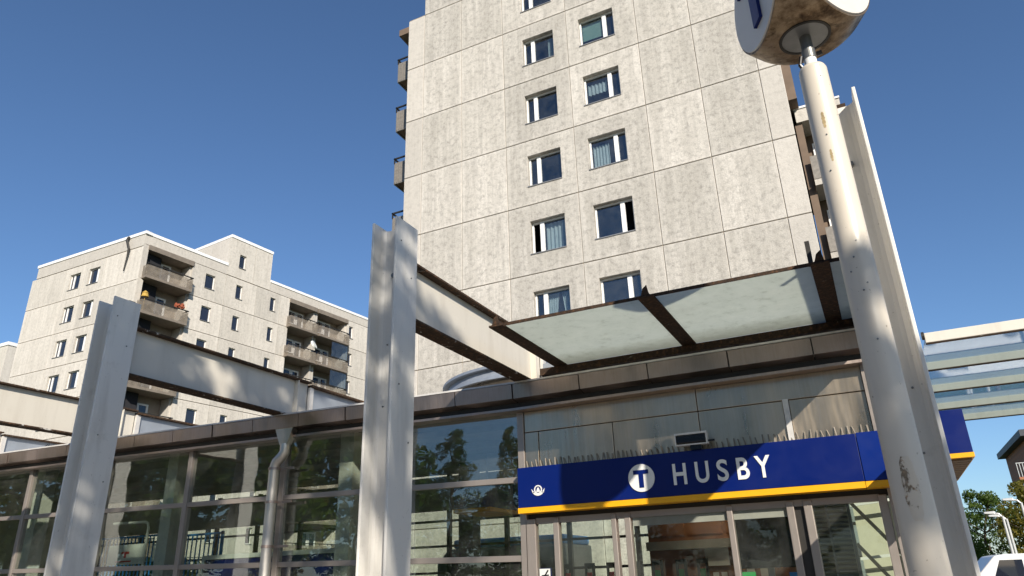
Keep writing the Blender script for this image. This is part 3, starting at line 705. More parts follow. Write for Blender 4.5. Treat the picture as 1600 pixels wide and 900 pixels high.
for i in range(28):
    t0, t1 = 2*math.pi*i/28, 2*math.pi*(i+1)/28
    q = [(math.cos(t0)*0.062, 0.018+math.sin(t0)*0.062), (math.cos(t1)*0.062, 0.018+math.sin(t1)*0.062), (math.cos(t1)*0.046, 0.018+math.sin(t1)*0.046), (math.cos(t0)*0.046, 0.018+math.sin(t0)*0.046)]
    m.prism(q, lambda p: (ex+p[0], 9.72, ez+p[1]), lambda p: (ex+p[0], 9.71, ez+p[1]))
m.prism([(-0.03, -0.015), (0.03, -0.015), (0.018, 0.02), (0.008, 0.045), (-0.008, 0.045), (-0.018, 0.02)], lambda p: (ex+p[0], 9.72, ez+p[1]), lambda p: (ex+p[0], 9.71, ez+p[1]))
obj('emblem', m, 'letter', sign)
# side sign box jutting out at the right corner
ss = thing('side_sign_box', 'blue sign box with yellow lower edge jutting out right of the white post', 'sign', (0.65, 8.9, 2.53))
m = MB(); m.box(0.47, 0.845, 7.784, 9.9, 2.565, 2.962); obj('sign_box', m, 'blue', ss)
m = MB(); m.box(0.465, 0.85, 7.779, 9.9, 2.522, 2.563); obj('yellow_edge', m, 'yellow', ss)
for i in range(12):
    m = MB(); m.box(0.49, 0.83, 7.86+i*0.17, 7.99+i*0.17, 2.505, 2.52); obj('soffit_slat', m, 'brownwall', ss)
# floodlight standing on the sign
fl = thing('floodlight', 'flat black floodlight in a pale frame above the sign lettering', 'floodlight', (-2.1, 9.8, 3.15))
m = MB(); m.box(-2.30, -1.90, 9.66, 9.74, 3.235, 3.345); bevel(obj('housing', m, 'black', fl), 0.012)
m = MB(); m.box(-2.315, -1.885, 9.655, 9.75, 3.346, 3.372); m.box(-2.315, -2.30, 9.655, 9.75, 3.22, 3.346); m.box(-1.90, -1.885, 9.655, 9.75, 3.22, 3.346); m.box(-2.315, -1.885, 9.655, 9.75, 3.205, 3.22); obj('frame', m, 'lip', fl)
m = MB(); m.box(-2.12, -1.98, 9.68, 9.74, 3.143, 3.204); m.bar((-1.885, 9.72, 3.25), (-1.80, 9.72, 3.25), 0.02, 0.02); obj('bracket', m, 'black', fl)

# ================================================================ white steel portal frames
def frame(XR, label):
    t = thing('portal_frame', label, 'steel frame', (XR-0.18, 6.28, 0), 'white steel portal frames')
    cx = XR-0.1775; YF, YBk, ZT = 6.07, 6.50, 5.57
    m = MB()                                     # web with a rounded fillet on both sides
    hw = 0.1475; y = 6.29
    prof = [(-hw, y-0.07), (-hw+0.012, y-0.04), (-hw+0.035, y-0.018), (-hw+0.07, y-0.010), (hw-0.07, y-0.010), (hw-0.035, y-0.018), (hw-0.012, y-0.04), (hw, y-0.07),
            (hw, y+0.05), (hw-0.03, y+0.015), (-hw+0.03, y+0.015), (-hw, y+0.05)]
    m.prism(prof, lambda p: (cx+p[0], p[1], 0.0), lambda p: (cx+p[0], p[1], ZT-0.035))
    po = obj('post', m, 'post', t)
    for s_, dz in ((-1, 0.0), (1, 0.012)):
        m = MB(); x0 = cx+s_*0.1625
        m.box(x0-0.0145, x0+0.0145, YF, YBk, 0, ZT+dz); bevel(obj('flange', m, 'post', po), 0.005)
    m = MB(); m.cyl((cx+0.01, y-0.010, 4.93), (cx+0.01, y-0.045, 4.93), 0.030, 0.026, 6); obj('bolt', m, 'spig', po)
    m = MB()
    for z, o_ in ((4.1, -0.05), (2.9, 0.06), (3.4, -0.08), (2.4, 0.03)): m.cyl((cx+o_, y-0.010, z), (cx+o_, y-0.02, z), 0.010, 0.008, 8)
    for z, yy in ((5.3, 6.16), (4.9, 6.38), (3.6, 6.2), (3.0, 6.4)): m.cyl((XR, yy, z), (XR+0.008, yy, z), 0.010, 0.008, 8)
    obj('bolt_heads', m, 'spig', po)
    m = MB(); m.box(cx-0.03, cx+0.09, 6.36, 6.46, ZT-0.25, ZT+0.055); obj('rusty_bracket', m, 'rustr', po)
    # beam
    m = MB(); m.box(cx-0.014, cx+0.014, 6.33, 10.35, 4.475, 5.155); be = obj('beam', m, 'beam', t)
    for z0 in (4.445, 5.155):
        m = MB(); m.box(cx-0.125, cx+0.125, 6.33, 10.35, z0, z0+0.03); bevel(obj('flange', m, 'rustf', be), 0.004)
    m = MB(); m.box(cx-0.11, cx+0.11, 10.0, 10.02, 4.476, 5.154); obj('stiffener', m, 'beam', be)
    m = MB(); m.box(cx-0.10, cx+0.10, 9.68, 9.90, 4.30, 4.444); m.box(cx-0.07, cx+0.07, 9.75, 9.85, 4.22, 4.30); obj('support', m, 'post', be)
    m = MB(); m.box(cx-0.02, cx+0.02, 10.36, 13.6, 4.5, 5.10); ex_ = obj('upstand', m, 'gsheet', t)  # run past the beam's end, greyer than the beam paint
    m = MB(); m.box(cx-0.13, cx+0.13, 10.36, 13.6, 5.10, 5.135); obj('capping', m, 'rustf', ex_)
    m = MB(); m.box(cx-0.05, cx+0.08, 10.36, 10.46, 4.4, 5.09); obj('end_plate', m, 'lip', ex_)
    dz = 0.0155*max(0.0, -4.387-XR)
    if dz:
        for o in [q for q in t.children if not q.name.startswith('post')]:
            for c in [o]+list(o.children):
                for v in c.data.vertices:
                    if v.co.z > 0.5: v.co.z += dz
    return t
frame(0.513, 'white steel frame behind the round pole at right, sunlit flange edge')
frame(-4.387, 'white steel frame in the middle, left of the entrance sign, carrying the glass canopy')
frame(-9.287, 'white steel frame at left, its post shaded by leaves')
frame(-14.187, 'white steel frame whose beam enters at the left picture edge')
frame(-19.087, 'farthest left white steel frame, only its roof upstand peeping above the gutter')
gz = 5.20; gx = -19.087-0.1775+0.021; gm = MB(); pts_ = []
gr_ = random.Random(4)
for i in range(9):
    y_ = 11.45+i*0.085
    for q_ in range(2): gm.bar((gx, y_+gr_.uniform(0, 0.05), gz-0.04+gr_.uniform(0, 0.05)), (gx, y_+gr_.uniform(0.02, 0.09), gz+gr_.uniform(0.0, 0.12)), 0.012, 0.006, (1, 0, 0))
tag(obj('graffiti_scrawl', gm, 'black'), 'small black graffiti scrawl on the upstand at the far left', 'graffiti')

# ================================================================ glass canopy over the entrance
cp = thing('glass_canopy', 'dirty glass canopy on rusty ribs above the entrance', 'canopy', (-2.0, 9.0, 4.66))
RX = [-4.06, -2.04, -0.085]
for X in RX:
    m = MB(); m.box(X-0.10, X+0.10, 7.86, 10.10, 4.690, 4.716); m.box(X-0.012, X+0.012, 7.90, 10.1, 4.7165, 4.80); r_ = bevel(obj('rib', m, 'rustr', cp), 0.004)
    m = MB(); m.hexa([(X-0.05, 7.86, 4.72), (X+0.05, 7.86, 4.72), (X+0.05, 7.875, 4.72), (X-0.05, 7.875, 4.72), (X-0.02, 7.85, 4.80), (X+0.03, 7.85, 4.84), (X+0.03, 7.865, 4.84), (X-0.02, 7.865, 4.80)]); obj('end_lug', m, 'rustr', r_)
m = MB(); m.box(-0.20, -0.15, 7.96, 7.99, 4.72, 5.02); obj('rod', m, 'alud', cp)
for a, b in ((-4.045, -2.055), (-2.025, -0.10), (-0.07, 0.31)):
    m = MB(); m.box(a, b, 7.95, 10.12, 4.722, 4.732); obj('pane', m, 'cglass', cp)
m = MB(); m.box(-4.16, 0.31, 7.935, 7.948, 4.708, 4.748); obj('front_edge', m, 'rustr', cp)
m = MB(); m.box(-4.40, 0.31, 10.02, 10.25, 4.58, 4.688); obj('rear_bearer', m, 'rustr', cp)
m = MB(); m.box(-4.40, 0.31, 10.14, 10.26, 4.69, 4.80); obj('rear_edge', m, 'gsheet', cp)

# ================================================================ pole with the round T sign
PX, PY = 0.1825, 5.2
pl = thing('metro_pole', 'cream round pole carrying a drum shaped metro T sign', 'sign pole', (PX, PY, 0))
m = MB(); m.cyl((PX, PY, 0), (PX, PY, 5.245), 0.119, 0.104, 48); m.cyl((PX, PY, 5.245), (PX, PY, 5.27), 0.104, 0.094, 48); po = obj('pole', m, 'pole', pl, smooth=True)
e_ = po.modifiers.new('edge', 'EDGE_SPLIT'); e_.split_angle = math.radians(40)
m = MB(); m.cyl((PX, PY, 5.26), (PX, PY, 5.38), 0.047, n=24); obj('spigot', m, 'white', pl)
m = MB(); m.cyl((PX, PY, 5.365), (PX, PY, 5.45), 0.052, n=24); m.cyl((PX, PY, 5.445), (PX, PY, 5.60), 0.044, n=24); obj('collar', m, 'spig', pl)
m = MB(); m.tube([(PX-0.058, PY-0.03, 5.26), (PX-0.08, PY-0.04, 5.31), (PX-0.06, PY-0.03, 5.39)], 0.015, 8); obj('cable', m, 'black', pl)
m = MB(); m.cyl((PX+0.055, PY, 5.40), (PX+0.095, PY, 5.405), 0.018, n=8); obj('grub_screw', m, 'black', pl)
def pole_r(z): return 0.119-0.015*z/5.195
def pole_patch(name, mat, z0, z1, a0, a1, n=14, wob=0.0):
    m = MB(); rows = 10
    for j in range(rows+1):
        z = z0+(z1-z0)*j/rows; k = math.sin(math.pi*(j+0.5)/(rows+1))**0.35
        for i in range(n+1):
            a = math.radians((a0+a1)/2+(a1-a0)/2*(2*i/n-1)*k*(1+wob*math.sin(j*2.3)))
            r = pole_r(z)+0.0012; m.v.append((PX+math.cos(a)*r, PY+math.sin(a)*r, z))
    for j in range(rows):
        for i in range(n): m.f.append((j*(n+1)+i, j*(n+1)+i+1, (j+1)*(n+1)+i+1, (j+1)*(n+1)+i))
    return obj(name, m, mat, pl, smooth=True)
pole_patch('sticker_remains', 'residue', 1.86, 2.24, -112, -66, 24, 0.1)
pole_patch('paint_chip', 'chip', 4.66, 4.80, -100, -88, 6, 0.3); pole_patch('paint_chip', 'chip', 4.37, 4.47, -99, -90, 6, 0.3)
for z, an in ((5.13, -65), (4.6, -95), (4.3, -110), (3.72, -80), (3.6, -100), (3.4, -75), (3.35, -92), (3.5, -120), (3.0, -85)):
    m = MB(); a_ = math.radians(an); r_ = pole_r(z); c_ = Vector((PX+math.cos(a_)*r_, PY+math.sin(a_)*r_, z)); dr = Vector((math.cos(a_), math.sin(a_), 0)); m.cyl(c_-dr*0.002, c_+dr*0.004, 0.007, 0.006, 8); obj('bolt_head', m, 'spig', pl)
# drum: a sphere cut flat on six sides
DC = Vector((PX, PY, 6.10)); DH = 0.325
AZ = math.radians(-154)
ax = [Vector((math.cos(AZ+k*2*math.pi/3), math.sin(AZ+k*2*math.pi/3), 0)) for k in range(3)]; UP = Vector((0, 0, 1))
import bmesh
RR = 0.515; ZB = 0.513
hb = bmesh.new()
for n_, r_, dd in [(ax[0], RR, DH), (ax[1], RR, DH), (ax[2], RR, DH), (UP, 0.19, ZB), (-UP, 0.19, ZB)]:
    e1 = n_.orthogonal().normalized(); e2 = n_.cross(e1)
    for k in range(72): hb.verts.new(DC + n_*dd + (e1*math.cos(k*math.pi/36)+e2*math.sin(k*math.pi/36))*r_)
hr = bmesh.ops.convex_hull(hb, input=hb.verts); hb.verts.index_update()
m = MB(); m.v = [tuple(v.co) for v in hb.verts]; m.f = [tuple(v.index for v in f.verts) for f in hb.faces]; hb.free()
drum = obj('sign_drum', m, 'drum', pl, smooth=True)
e_ = drum.modifiers.new('edge', 'EDGE_SPLIT'); e_.split_angle = math.radians(32)
rr = RR
for n_ in ax:
    m = MB(); m.cyl(DC+n_*(DH-0.01), DC+n_*(DH+0.012), rr-0.012, rr-0.02, 64); obj('sign_face', m, 'disc', drum)
    m = MB(); hz = Vector((0, 0, 1)).cross(n_)
    def bx(u0, u1, z0, z1):
        P = lambda u, z, d_: DC+hz*u+Vector((0, 0, z))+n_*d_
        m.hexa([P(u0, z0, DH+0.04), P(u1, z0, DH+0.04), P(u1, z0, DH+0.012), P(u0, z0, DH+0.012), P(u0, z1, DH+0.04), P(u1, z1, DH+0.04), P(u1, z1, DH+0.012), P(u0, z1, DH+0.012)])
    bx(-0.07, 0.07, -0.345, 0.16); bx(-0.29, 0.29, 0.1605, 0.295)
    obj('sign_letter', m, 'blue', drum)
m = MB(); m.cyl(DC+Vector((0, 0, -ZB-0.003)), DC+Vector((0, 0, -ZB+0.02)), 0.175, 0.19, 48); obj('base_plate', m, 'grey', drum)
m = MB()
for i in range(48):
    a0, a1 = 2*math.pi*i/48, 2*math.pi*(i+1)/48
    P = lambda a_, r_, z: DC+Vector((math.cos(a_)*r_, math.sin(a_)*r_, z))
    m.hexa([P(a0, 0.197, -ZB-0.008), P(a1, 0.197, -ZB-0.008), P(a1, 0.176, -ZB-0.008), P(a0, 0.176, -ZB-0.008), P(a0, 0.2, -ZB+0.02), P(a1, 0.2, -ZB+0.02), P(a1, 0.176, -ZB+0.02), P(a0, 0.176, -ZB+0.02)])
obj('base_gasket', m, 'alud', drum)

# ================================================================ slatted glass pergola on the right
pg = thing('glass_pergola', 'white beamed glass pergola reaching in from the right edge', 'pergola', (5, 18, 0))
PY_ = [13.9, 16.0, 18.2, 20.45, 22.4]
for i, Y in enumerate(PY_):
    h = 0.175 if i == 0 else 0.155
    m = MB(); m.box(1.24, 9.0, Y-0.09, Y, 5.2, 5.2+h); p_ = bevel(obj('beam', m, 'beam', pg), 0.008)
    m = MB(); m.box(1.24, 9.0, Y-0.08, Y-0.01, 5.182, 5.199); obj('lower_flange', m, 'rustr', p_)
    if i < 4:
        m = MB(); m.box(1.26, 9.0, Y+0.01, PY_[i+1]-0.1, 5.34, 5.35); obj('pane', m, 'pglass', pg)
for Y in (14.2, 22.0):
    m = MB(); m.box(8.6, 8.9, Y-0.15, Y+0.15, 0, 5.19); obj('post', m, 'post', pg)
m = MB(); m.box(8.7, 8.82, 13.8, 22.4, 4.9, 5.168); obj('side_beam', m, 'post', pg)
m = MB(); m.cyl((1.2, 13.83, 5.33), (1.24, 13.83, 5.33), 0.07, n=12); obj('end_cap', m, 'alud', pg)

# ================================================================ inside the hall
hs = thing('mirrored_sign', 'blue box with yellow lower edge, added for a sign mirrored in the pane left of the entrance', 'sign', (-7.2, 13.5, 3))  # solid box added indoors to stand in for a reflection in the pane
m = MB(); m.box(-7.75, -6.93, 13.0, 14.3, 2.98, 3.5); obj('sign_box', m, 'blue', hs)
m = MB(); m.box(-7.76, -6.925, 12.99, 14.3, 2.90, 2.978); obj('yellow_edge', m, 'yellow', hs)
m = MB()
for i in range(9): m.box(-7.55+i*0.065, -7.51+i*0.065, 12.985, 12.998, 3.16+0.02*(i % 3), 3.20+0.03*((i+1) % 2))
obj('small_lettering', m, 'letter', hs)
m = MB(); m.cyl((-7.3, 13.6, 3.5), (-7.3, 13.6, 4.1), 0.025, n=8); obj('hanger', m, 'grey', hs)
h2 = thing('passage_sign', 'dark blue sign band with orange lower edge inside the doors under the T roundel', 'sign', (-3.5, 12, 2.5))
m = MB(); m.box(-4.2, -3.42, 11.9, 13.6, 2.66, 3.2); obj('sign_box', m, 'blue', h2)
m = MB(); m.box(-4.21, -3.415, 11.89, 13.6, 2.59, 2.658); obj('yellow_edge', m, 'yellow', h2)
kk = thing('kiosk_wall', 'brown panelled wall inside the entrance doors', 'wall', (-2.2, 14.2, 0))
m = MB(); m.box(-4.1, -1.2, 14.1, 14.3, 0.03, 3.9); m.box(-1.3, -1.2, 11.2, 14.1, 0.03, 3.9); obj('panel_wall', m, 'wood', kk)
for i in range(4):
    m = MB(); m.box(-4.02+i*0.7, -3.40+i*0.7, 14.07, 14.1, 2.3, 3.5); obj('panel', m, 'wood', kk)
m = MB(); m.box(-4.1, -1.3, 13.9, 14.06, 2.05, 2.2); obj('ledge', m, 'ceil', kk)
for i, (x, z, w_, h_) in enumerate(((-3.05, 1.75, 0.42, 0.30), (-2.95, 1.42, 0.10, 0.22), (-2.80, 1.42, 0.10, 0.22), (-2.35, 1.5, 0.13, 0.38), (-2.12, 1.55, 0.2, 0.3))):
    m = MB(); m.box(x, x+w_, 14.045, 14.065, z, z+h_); m.box(x+0.02, x+w_-0.02, 14.040, 14.0449, z+h_*0.6, z+h_*0.66)
    tag(obj('notice', m, 'lightp'), ['large white notice board on the brown kiosk wall', 'left small paper below the white notice board', 'right small paper below the white notice board', 'narrow paper sheet on the brown kiosk wall', 'squarish paper sheet beside the narrow one'][i], 'notice', 'notices on the kiosk wall')
sc = thing('information_screen', 'large black screen behind the right hand door', 'screen', (-1.4, 10.5, 1.7))
m = MB(); m.box(-1.86, -1.10, 10.45, 10.55, 1.66, 2.36); bevel(obj('screen', m, 'black', sc), 0.01)
m = MB(); m.box(-1.5, -1.42, 10.56, 10.62, 0.05, 2.2); obj('stand', m, 'grey', sc)
m = MB(); m.box(-1.84, -1.64, 10.42, 10.44, 1.35, 1.62); m2 = tag(obj('green_poster', m, 'green'), 'green poster below the black screen', 'poster')
m = MB(); m.box(-1.78, -1.70, 10.415, 10.419, 1.46, 1.50); obj('poster_print', m, 'lightp', m2)
m = MB(); m.box(-1.22, -1.12, 10.42, 10.44, 1.35, 1.60); tag(obj('blue_poster', m, 'cyan'), 'small blue poster beside the right door frame', 'poster')
m = MB(); m.box(-4.545, -4.36, 9.999, 10.005, 1.30, 1.76); ns = tag(obj('door_notice', m, 'blue'), 'blue door sticker with a white pictogram left of the doors', 'sticker')
m = MB(); m.box(-4.535, -4.37, 9.978, 9.984, 1.555, 1.75); obj('pictogram_field', m, 'lightp', ns)
m = MB(); m.bar((-4.51, 9.975, 1.58), (-4.40, 9.975, 1.73), 0.02, 0.004, (0, 1, 0)); m.bar((-4.50, 9.974, 1.66), (-4.39, 9.974, 1.665), 0.016, 0.004, (0, 1, 0)); obj('pictogram', m, 'black', ns)
bt = NB('lit_tube'); em = bt.n('ShaderNodeEmission'); em.inputs[0].default_value = (1.0, 0.86, 0.66, 1); em.inputs[1].default_value = 40.0; M['tube'] = bt.done(em)
for i, (x, y) in enumerate(((-3.6, 12.9), (-1.9, 12.9))):
    t = thing('tube_lamp', ['lit ceiling tube in front of the kiosk wall, left one', 'lit ceiling tube in front of the kiosk wall, right one', 'lit ceiling tube behind the pane left of the sign', 'lit ceiling tube behind the pane beside the downpipe', 'lit ceiling tube behind the pane right of the shaded post', 'lit ceiling tube behind the leftmost panes'][i], 'lamp', (x, y, 3.6), 'ceiling tubes in the hall')
    m = MB(); m.box(x-0.75, x+0.75, y-0.06, y+0.06, 3.62, 3.70); obj('housing', m, 'lightp', t)
    m = MB(); m.cyl((x-0.7, y, 3.59), (x+0.7, y, 3.59), 0.02, n=10); obj('tube', m, 'tube', t)
    m = MB(); m.box(x-0.5, x-0.48, y-0.01, y+0.01, 3.7, 3.98); obj('hanger', m, 'grey', t)
    m = MB(); m.box(x+0.48, x+0.5, y-0.01, y+0.01, 3.7, 3.98); obj('hanger', m, 'grey', t)
# ticket gates
for i, x in enumerate((-5.15, -4.75, -4.35, -3.95, -3.55, -3.15, -2.8)):
    gt = thing('ticket_gate', ['ticket gate nearest the sticker, first of the row', 'second ticket gate of the row behind the doors', 'third ticket gate of the row behind the doors', 'fourth ticket gate of the row behind the doors', 'fifth ticket gate of the row behind the doors', 'sixth ticket gate of the row behind the doors', 'last ticket gate of the row, nearest the kiosk wall'][i], 'ticket gate', (x, 12.6, 0), 'ticket gates in the hall')
    m = MB(); m.box(x-0.07, x-0.03, 12.5, 12.54, 0.03, 1.85); m.box(x+0.07, x+0.11, 12.5, 12.54, 0.03, 1.85); m.box(x-0.03, x+0.07, 12.5, 12.54, 1.78, 1.85); m.box(x-0.08, x+0.12, 12.45, 13.6, 0.03, 1.0); obj('cabinet', m, 'alud', gt)
    m = MB(); m.box(x-0.025, x+0.065, 12.49, 12.50, 1.45, 1.70); obj('signal', m, 'red' if i < 3 else 'green', gt)
# louvred shutter and stair behind the right hand pane
lv = thing('louvred_shutter', 'grey louvred shutter behind the right hand entrance pane', 'shutter', (-0.5, 11.4, 0))
m = MB(); m.box(-0.92, -0.42, 11.46, 11.5, 0.03, 2.62); obj('backing', m, 'beige', lv)
for i in range(34):
    m = MB(); z = 0.4+i*0.062; m.hexa([(-0.9, 11.38, z), (-0.45, 11.38, z), (-0.45, 11.45, z+0.03), (-0.9, 11.45, z+0.03), (-0.9, 11.38, z+0.012), (-0.45, 11.38, z+0.012), (-0.45, 11.45, z+0.042), (-0.9, 11.45, z+0.042)]); obj('slat', m, 'ceil', lv)
m = MB(); m.box(-0.72, -0.69, 11.36, 11.4, 0.03, 2.6); m.box(-0.44, -0.40, 11.34, 11.42, 0.03, 2.7); m.box(-0.93, -0.90, 11.34, 11.42, 0.03, 2.7); obj('stile', m, 'grey', lv)
m = MB(); m.box(-0.40, 0.5, 12.6, 12.7, 0.03, 3.9); tag(obj('inner_wall', m, 'beige'), 'beige inner wall behind the stair struts', 'wall')
st = thing('stair_struts', 'dark diagonal stair struts behind the right hand entrance pane', 'stair', (-0.1, 12.0, 0))
for z in (2.55, 1.95):
    m = MB(); m.bar((-0.42, 12, z), (0.45, 12, z-1.2), 0.05, 0.05); obj('strut', m, 'alud', st)
for z in (2.5, 1.75):
    m = MB(); m.bar((-0.42, 12.3, z), (0.5, 12.3, z+0.08), 0.04, 0.04); obj('wall_rail', m, 'lightp', st)
# left part of the hall: banner, fences, board
bn = thing('blue_banner', 'blue banner in a white frame inside the left windows', 'banner', (-11, 11.0, 0))
m = MB(); m.box(-12.35, -8.55, 11.0, 11.04, 1.2, 2.18); obj('banner_sheet', m, 'blue', bn)
m = MB(); m.box(-12.42, -8.48, 10.97, 11.0, 2.18, 2.26); m.box(-12.42, -12.35, 10.97, 11.0, 0.03, 2.18); m.box(-8.55, -8.48, 10.97, 11.0, 0.03, 2.18); obj('frame', m, 'lightp', bn)
def fence(x0, x1, y, h, label):
    f_ = thing('blue_fence', label, 'fence', ((x0+x1)/2, y, 0))
    m = MB(); m.box(x0, x1, y, y+0.04, h-0.04, h); m.box(x0, x1, y, y+0.04, 0.2, 0.24); m.box(x0, x0+0.05, y, y+0.05, 0.03, h+0.02); m.box(x1-0.05, x1, y, y+0.05, 0.03, h+0.02); obj('fence_frame', m, 'cyan', f_)
    n = int((x1-x0-0.1)/0.13)
    for i in range(n):
        m = MB(); X = x0+0.1+i*0.13; m.box(X, X+0.022, y+0.01, y+0.03, 0.2401, h-0.0401); obj('fence_bar', m, 'cyan', f_)
fence(-13.9, -12.5, 11.5, 2.75, 'blue railing behind the left end of the blue banner')
fence(-18.6, -15.1, 12.4, 2.9, 'long blue railing inside the windows left of the shaded post')
bd = thing('white_board', 'white notice board on a pale tube frame behind the left post', 'board', (-15.2, 11.4, 0))
m = MB(); m.box(-15.9, -14.75, 11.4, 11.44, 2.2, 2.62); obj('board', m, 'lightp', bd)
m = MB(); m.box(-15.45, -15.2, 11.39, 11.399, 2.42, 2.47); m.box(-15.36, -15.29, 11.39, 11.399, 2.34, 2.42); m.box(-15.6, -15.1, 11.39, 11.399, 2.25, 2.28); obj('print', m, 'red', bd)
m = MB(); m.tube([(-14.72, 11.42, 0.03), (-14.72, 11.42, 2.95), (-14.76, 11.42, 3.05), (-14.86, 11.42, 3.08), (-15.9, 11.42, 3.1)], 0.03, 8); obj('tube_frame', m, 'lightp', bd)
# blue-roofed bus outside the rear glazing
bus = thing('parked_bus', 'grey bus with bright blue roof beyond the rear windows', 'bus', (-9.5, 18.6, 0))
m = MB(); m.prism([(-11.1, 0.5), (-11.1, 2.1), (-10.75, 2.45), (-7.3, 2.45), (-7.3, 0.5)], lambda p: (p[0], 17.7, p[1]), lambda p: (p[0], 19.6, p[1])); bevel(obj('body', m, 'grey', bus), 0.06)
m = MB(); m.box(-10.6, -7.35, 17.75, 19.55, 2.452, 2.68); bevel(obj('roof', m, 'cyan', bus), 0.05)
for X in (-10.6, -8.2): 
    m = MB(); m.cyl((X, 17.68, 0.5), (X, 17.9, 0.5), 0.48, n=20); obj('wheel', m, 'tyre', bus)
m = MB(); m.box(-10.7, -7.4, 17.685, 17.699, 1.4, 2.1); obj('window', m, 'dpane', bus)

# ================================================================ trees
def leaf_mesh(name, clumps, nleaf, size, seed, mat, needle=False):
    r = random.Random(seed); vs = []; fs = []
    tot = sum(c[3]**2 for c in clumps)
    for cx_, cy_, cz_, cr, fl_ in clumps:
        for _ in range(int(nleaf*cr*cr/tot)):
            while True:
                p = Vector((r.uniform(-1, 1), r.uniform(-1, 1), r.uniform(-1, 1)))
                if p.length < 1: break
            p = p.normalized()*(p.length**0.45)
            c = Vector((cx_, cy_, cz_)) + Vector((p.x*cr, p.y*cr, p.z*cr*fl_))
            s_ = size*r.uniform(0.6, 1.35)
            a = Vector((r.gauss(0, 1), r.gauss(0, 1), r.gauss(0, 0.6))).normalized(); b = a.orthogonal().normalized()
            q = Matrix.Rotation(r.uniform(0, 6.28), 3, a); b = q @ b; c2 = a.cross(b)
            wl = 0.22 if needle else 0.55
            o = len(vs)
            vs += [c-b*s_*0.5, c+c2*s_*wl*0.5, c+b*s_*0.5, c-c2*s_*wl*0.5]
            fs.append((o, o+1, o+2, o+3))
    me = bpy.data.meshes.new(name); me.from_pydata([tuple(v) for v in vs], [], fs); me.update(); me.materials.append(M[mat]); return me
def trunk_mesh(name, h, rad, clumps, seed, nl=14):
    r = random.Random(seed); m = MB()
    pts = [Vector((0, 0, 0))]; n = 7
    for i in range(1, n+1): pts.append(Vector((r.uniform(-1, 1)*0.05*h*i/n, r.uniform(-1, 1)*0.05*h*i/n, h*i/n)))
    m.tube(pts, [rad*(1-0.82*i/n) for i in range(n+1)], 10)
    for c in r.sample(clumps, min(nl, len(clumps))):
        e = Vector(c[:3]); zt = max(h*0.25, min(h*0.9, e.z*0.78)); i = min(n-1, int(zt/h*n)); s0 = pts[i].lerp(pts[i+1], zt/h*n-i)
        mid = s0.lerp(e, 0.5)+Vector((0, 0, -0.06*(e-s0).length))
        m.tube([s0, mid, e], [rad*0.34, rad*0.2, rad*0.06], 6)
    me = bpy.data.meshes.new(name); me.from_pydata(m.v, [], m.f); me.update(); me.materials.append(M['bark']); return me
def crown_clumps(h, base, R, n, seed, kind='round'):
    r = random.Random(seed); out = []
    for i in range(n):
        f = r.random(); z = base+(h-base)*f
        if kind == 'round': env = R*math.sqrt(max(0.05, 1-(2*f-0.85)**2/1.35))
        elif kind == 'cone': env = R*(1-f)**0.75+0.12*R
        else: env = R*math.sqrt(max(0.05, 1-(2*f-1)**2))
        a = r.uniform(0, 6.283); d = env*math.sqrt(r.random())
        cr = R*r.uniform(0.16, 0.34)*(0.75 if kind == 'cone' else 1)
        out.append((d*math.cos(a), d*math.sin(a), z, cr, r.uniform(0.45, 0.8)))
    return out
KIND = {}
def tree_kind(key, h, base, R, n, nl, size, mat, seed, kind='round', rad=0.22, needle=False):
    cl = crown_clumps(h, base, R, n, seed, kind)
    KIND[key] = (leaf_mesh('crown_'+key, cl, nl, size, seed, mat, needle), trunk_mesh('trunk_'+key, h*0.9, rad, cl, seed))
tree_kind('birch', 11, 3.0, 3.0, 60, 9000, 0.26, 'leaf1', 3)
tree_kind('maple', 10, 2.4, 3.8, 70, 10000, 0.30, 'leaf2', 5)
tree_kind('olive', 9, 2.0, 3.0, 60, 8000, 0.26, 'leaf3', 9)
tree_kind('spruce', 12, 1.5, 2.4, 90, 9000, 0.30, 'leaf2', 11, 'cone', 0.2, True)
tree_kind('shade', 17, 9.2, 3.3, 70, 11000, 0.27, 'leaf1', 21, 'ball', 0.28)
tree_kind('aspen', 12.0, 10.6, 1.3, 14, 2600, 0.2, 'leaf1', 23, 'ball', 0.12)
tree_kind('pine', 15.1, 12.7, 1.7, 30, 3000, 0.24, 'leaf2', 13, 'ball', 0.2, True)
def tree(key, x, y, scale, rot, label, name='tree', sz=1.0, group=None):
    t = thing(name, label, 'tree', (x, y, 0), group); t.rotation_euler.z = rot; t.scale = (scale, scale, scale*sz)
    for nm, me in zip(('crown', 'trunk'), KIND[key]):
        o = bpy.data.objects.new(nm, me); COL.objects.link(o); o.parent = t
    return t
# in view at the lower right
tree('birch', 5.0, 50, 0.50, 0.4, 'dark green tree at the lower right beside the white post', 'leafy_tree')
tree('olive', 6.9, 46, 0.60, 1.2, 'olive yellow tree at the right edge behind the street lamps', 'leafy_tree')
tree('olive', 9.6, 50, 0.66, 2.9, 'second olive tree, cut by the right picture edge', 'leafy_tree')
tree('maple', 3.4, 56, 0.56, 2.2, 'green tree mostly hidden behind the white post', 'leafy_tree')
# on the sunny side, casting the leaf shadows
tree('shade', 2.6, -8.2, 1.0, 0.3, 'tall broadleaf tree shading the left steel post', 'leafy_tree')
tree('pine', 7.2, -8.2, 1.0, 1.0, 'slender high crowned pine shading the top of the middle post', 'pine_tree')
tree('aspen', 11.05, -8.2, 1.0, 2.1, 'broadleaf tree shading the lower part of the round pole', 'leafy_tree')
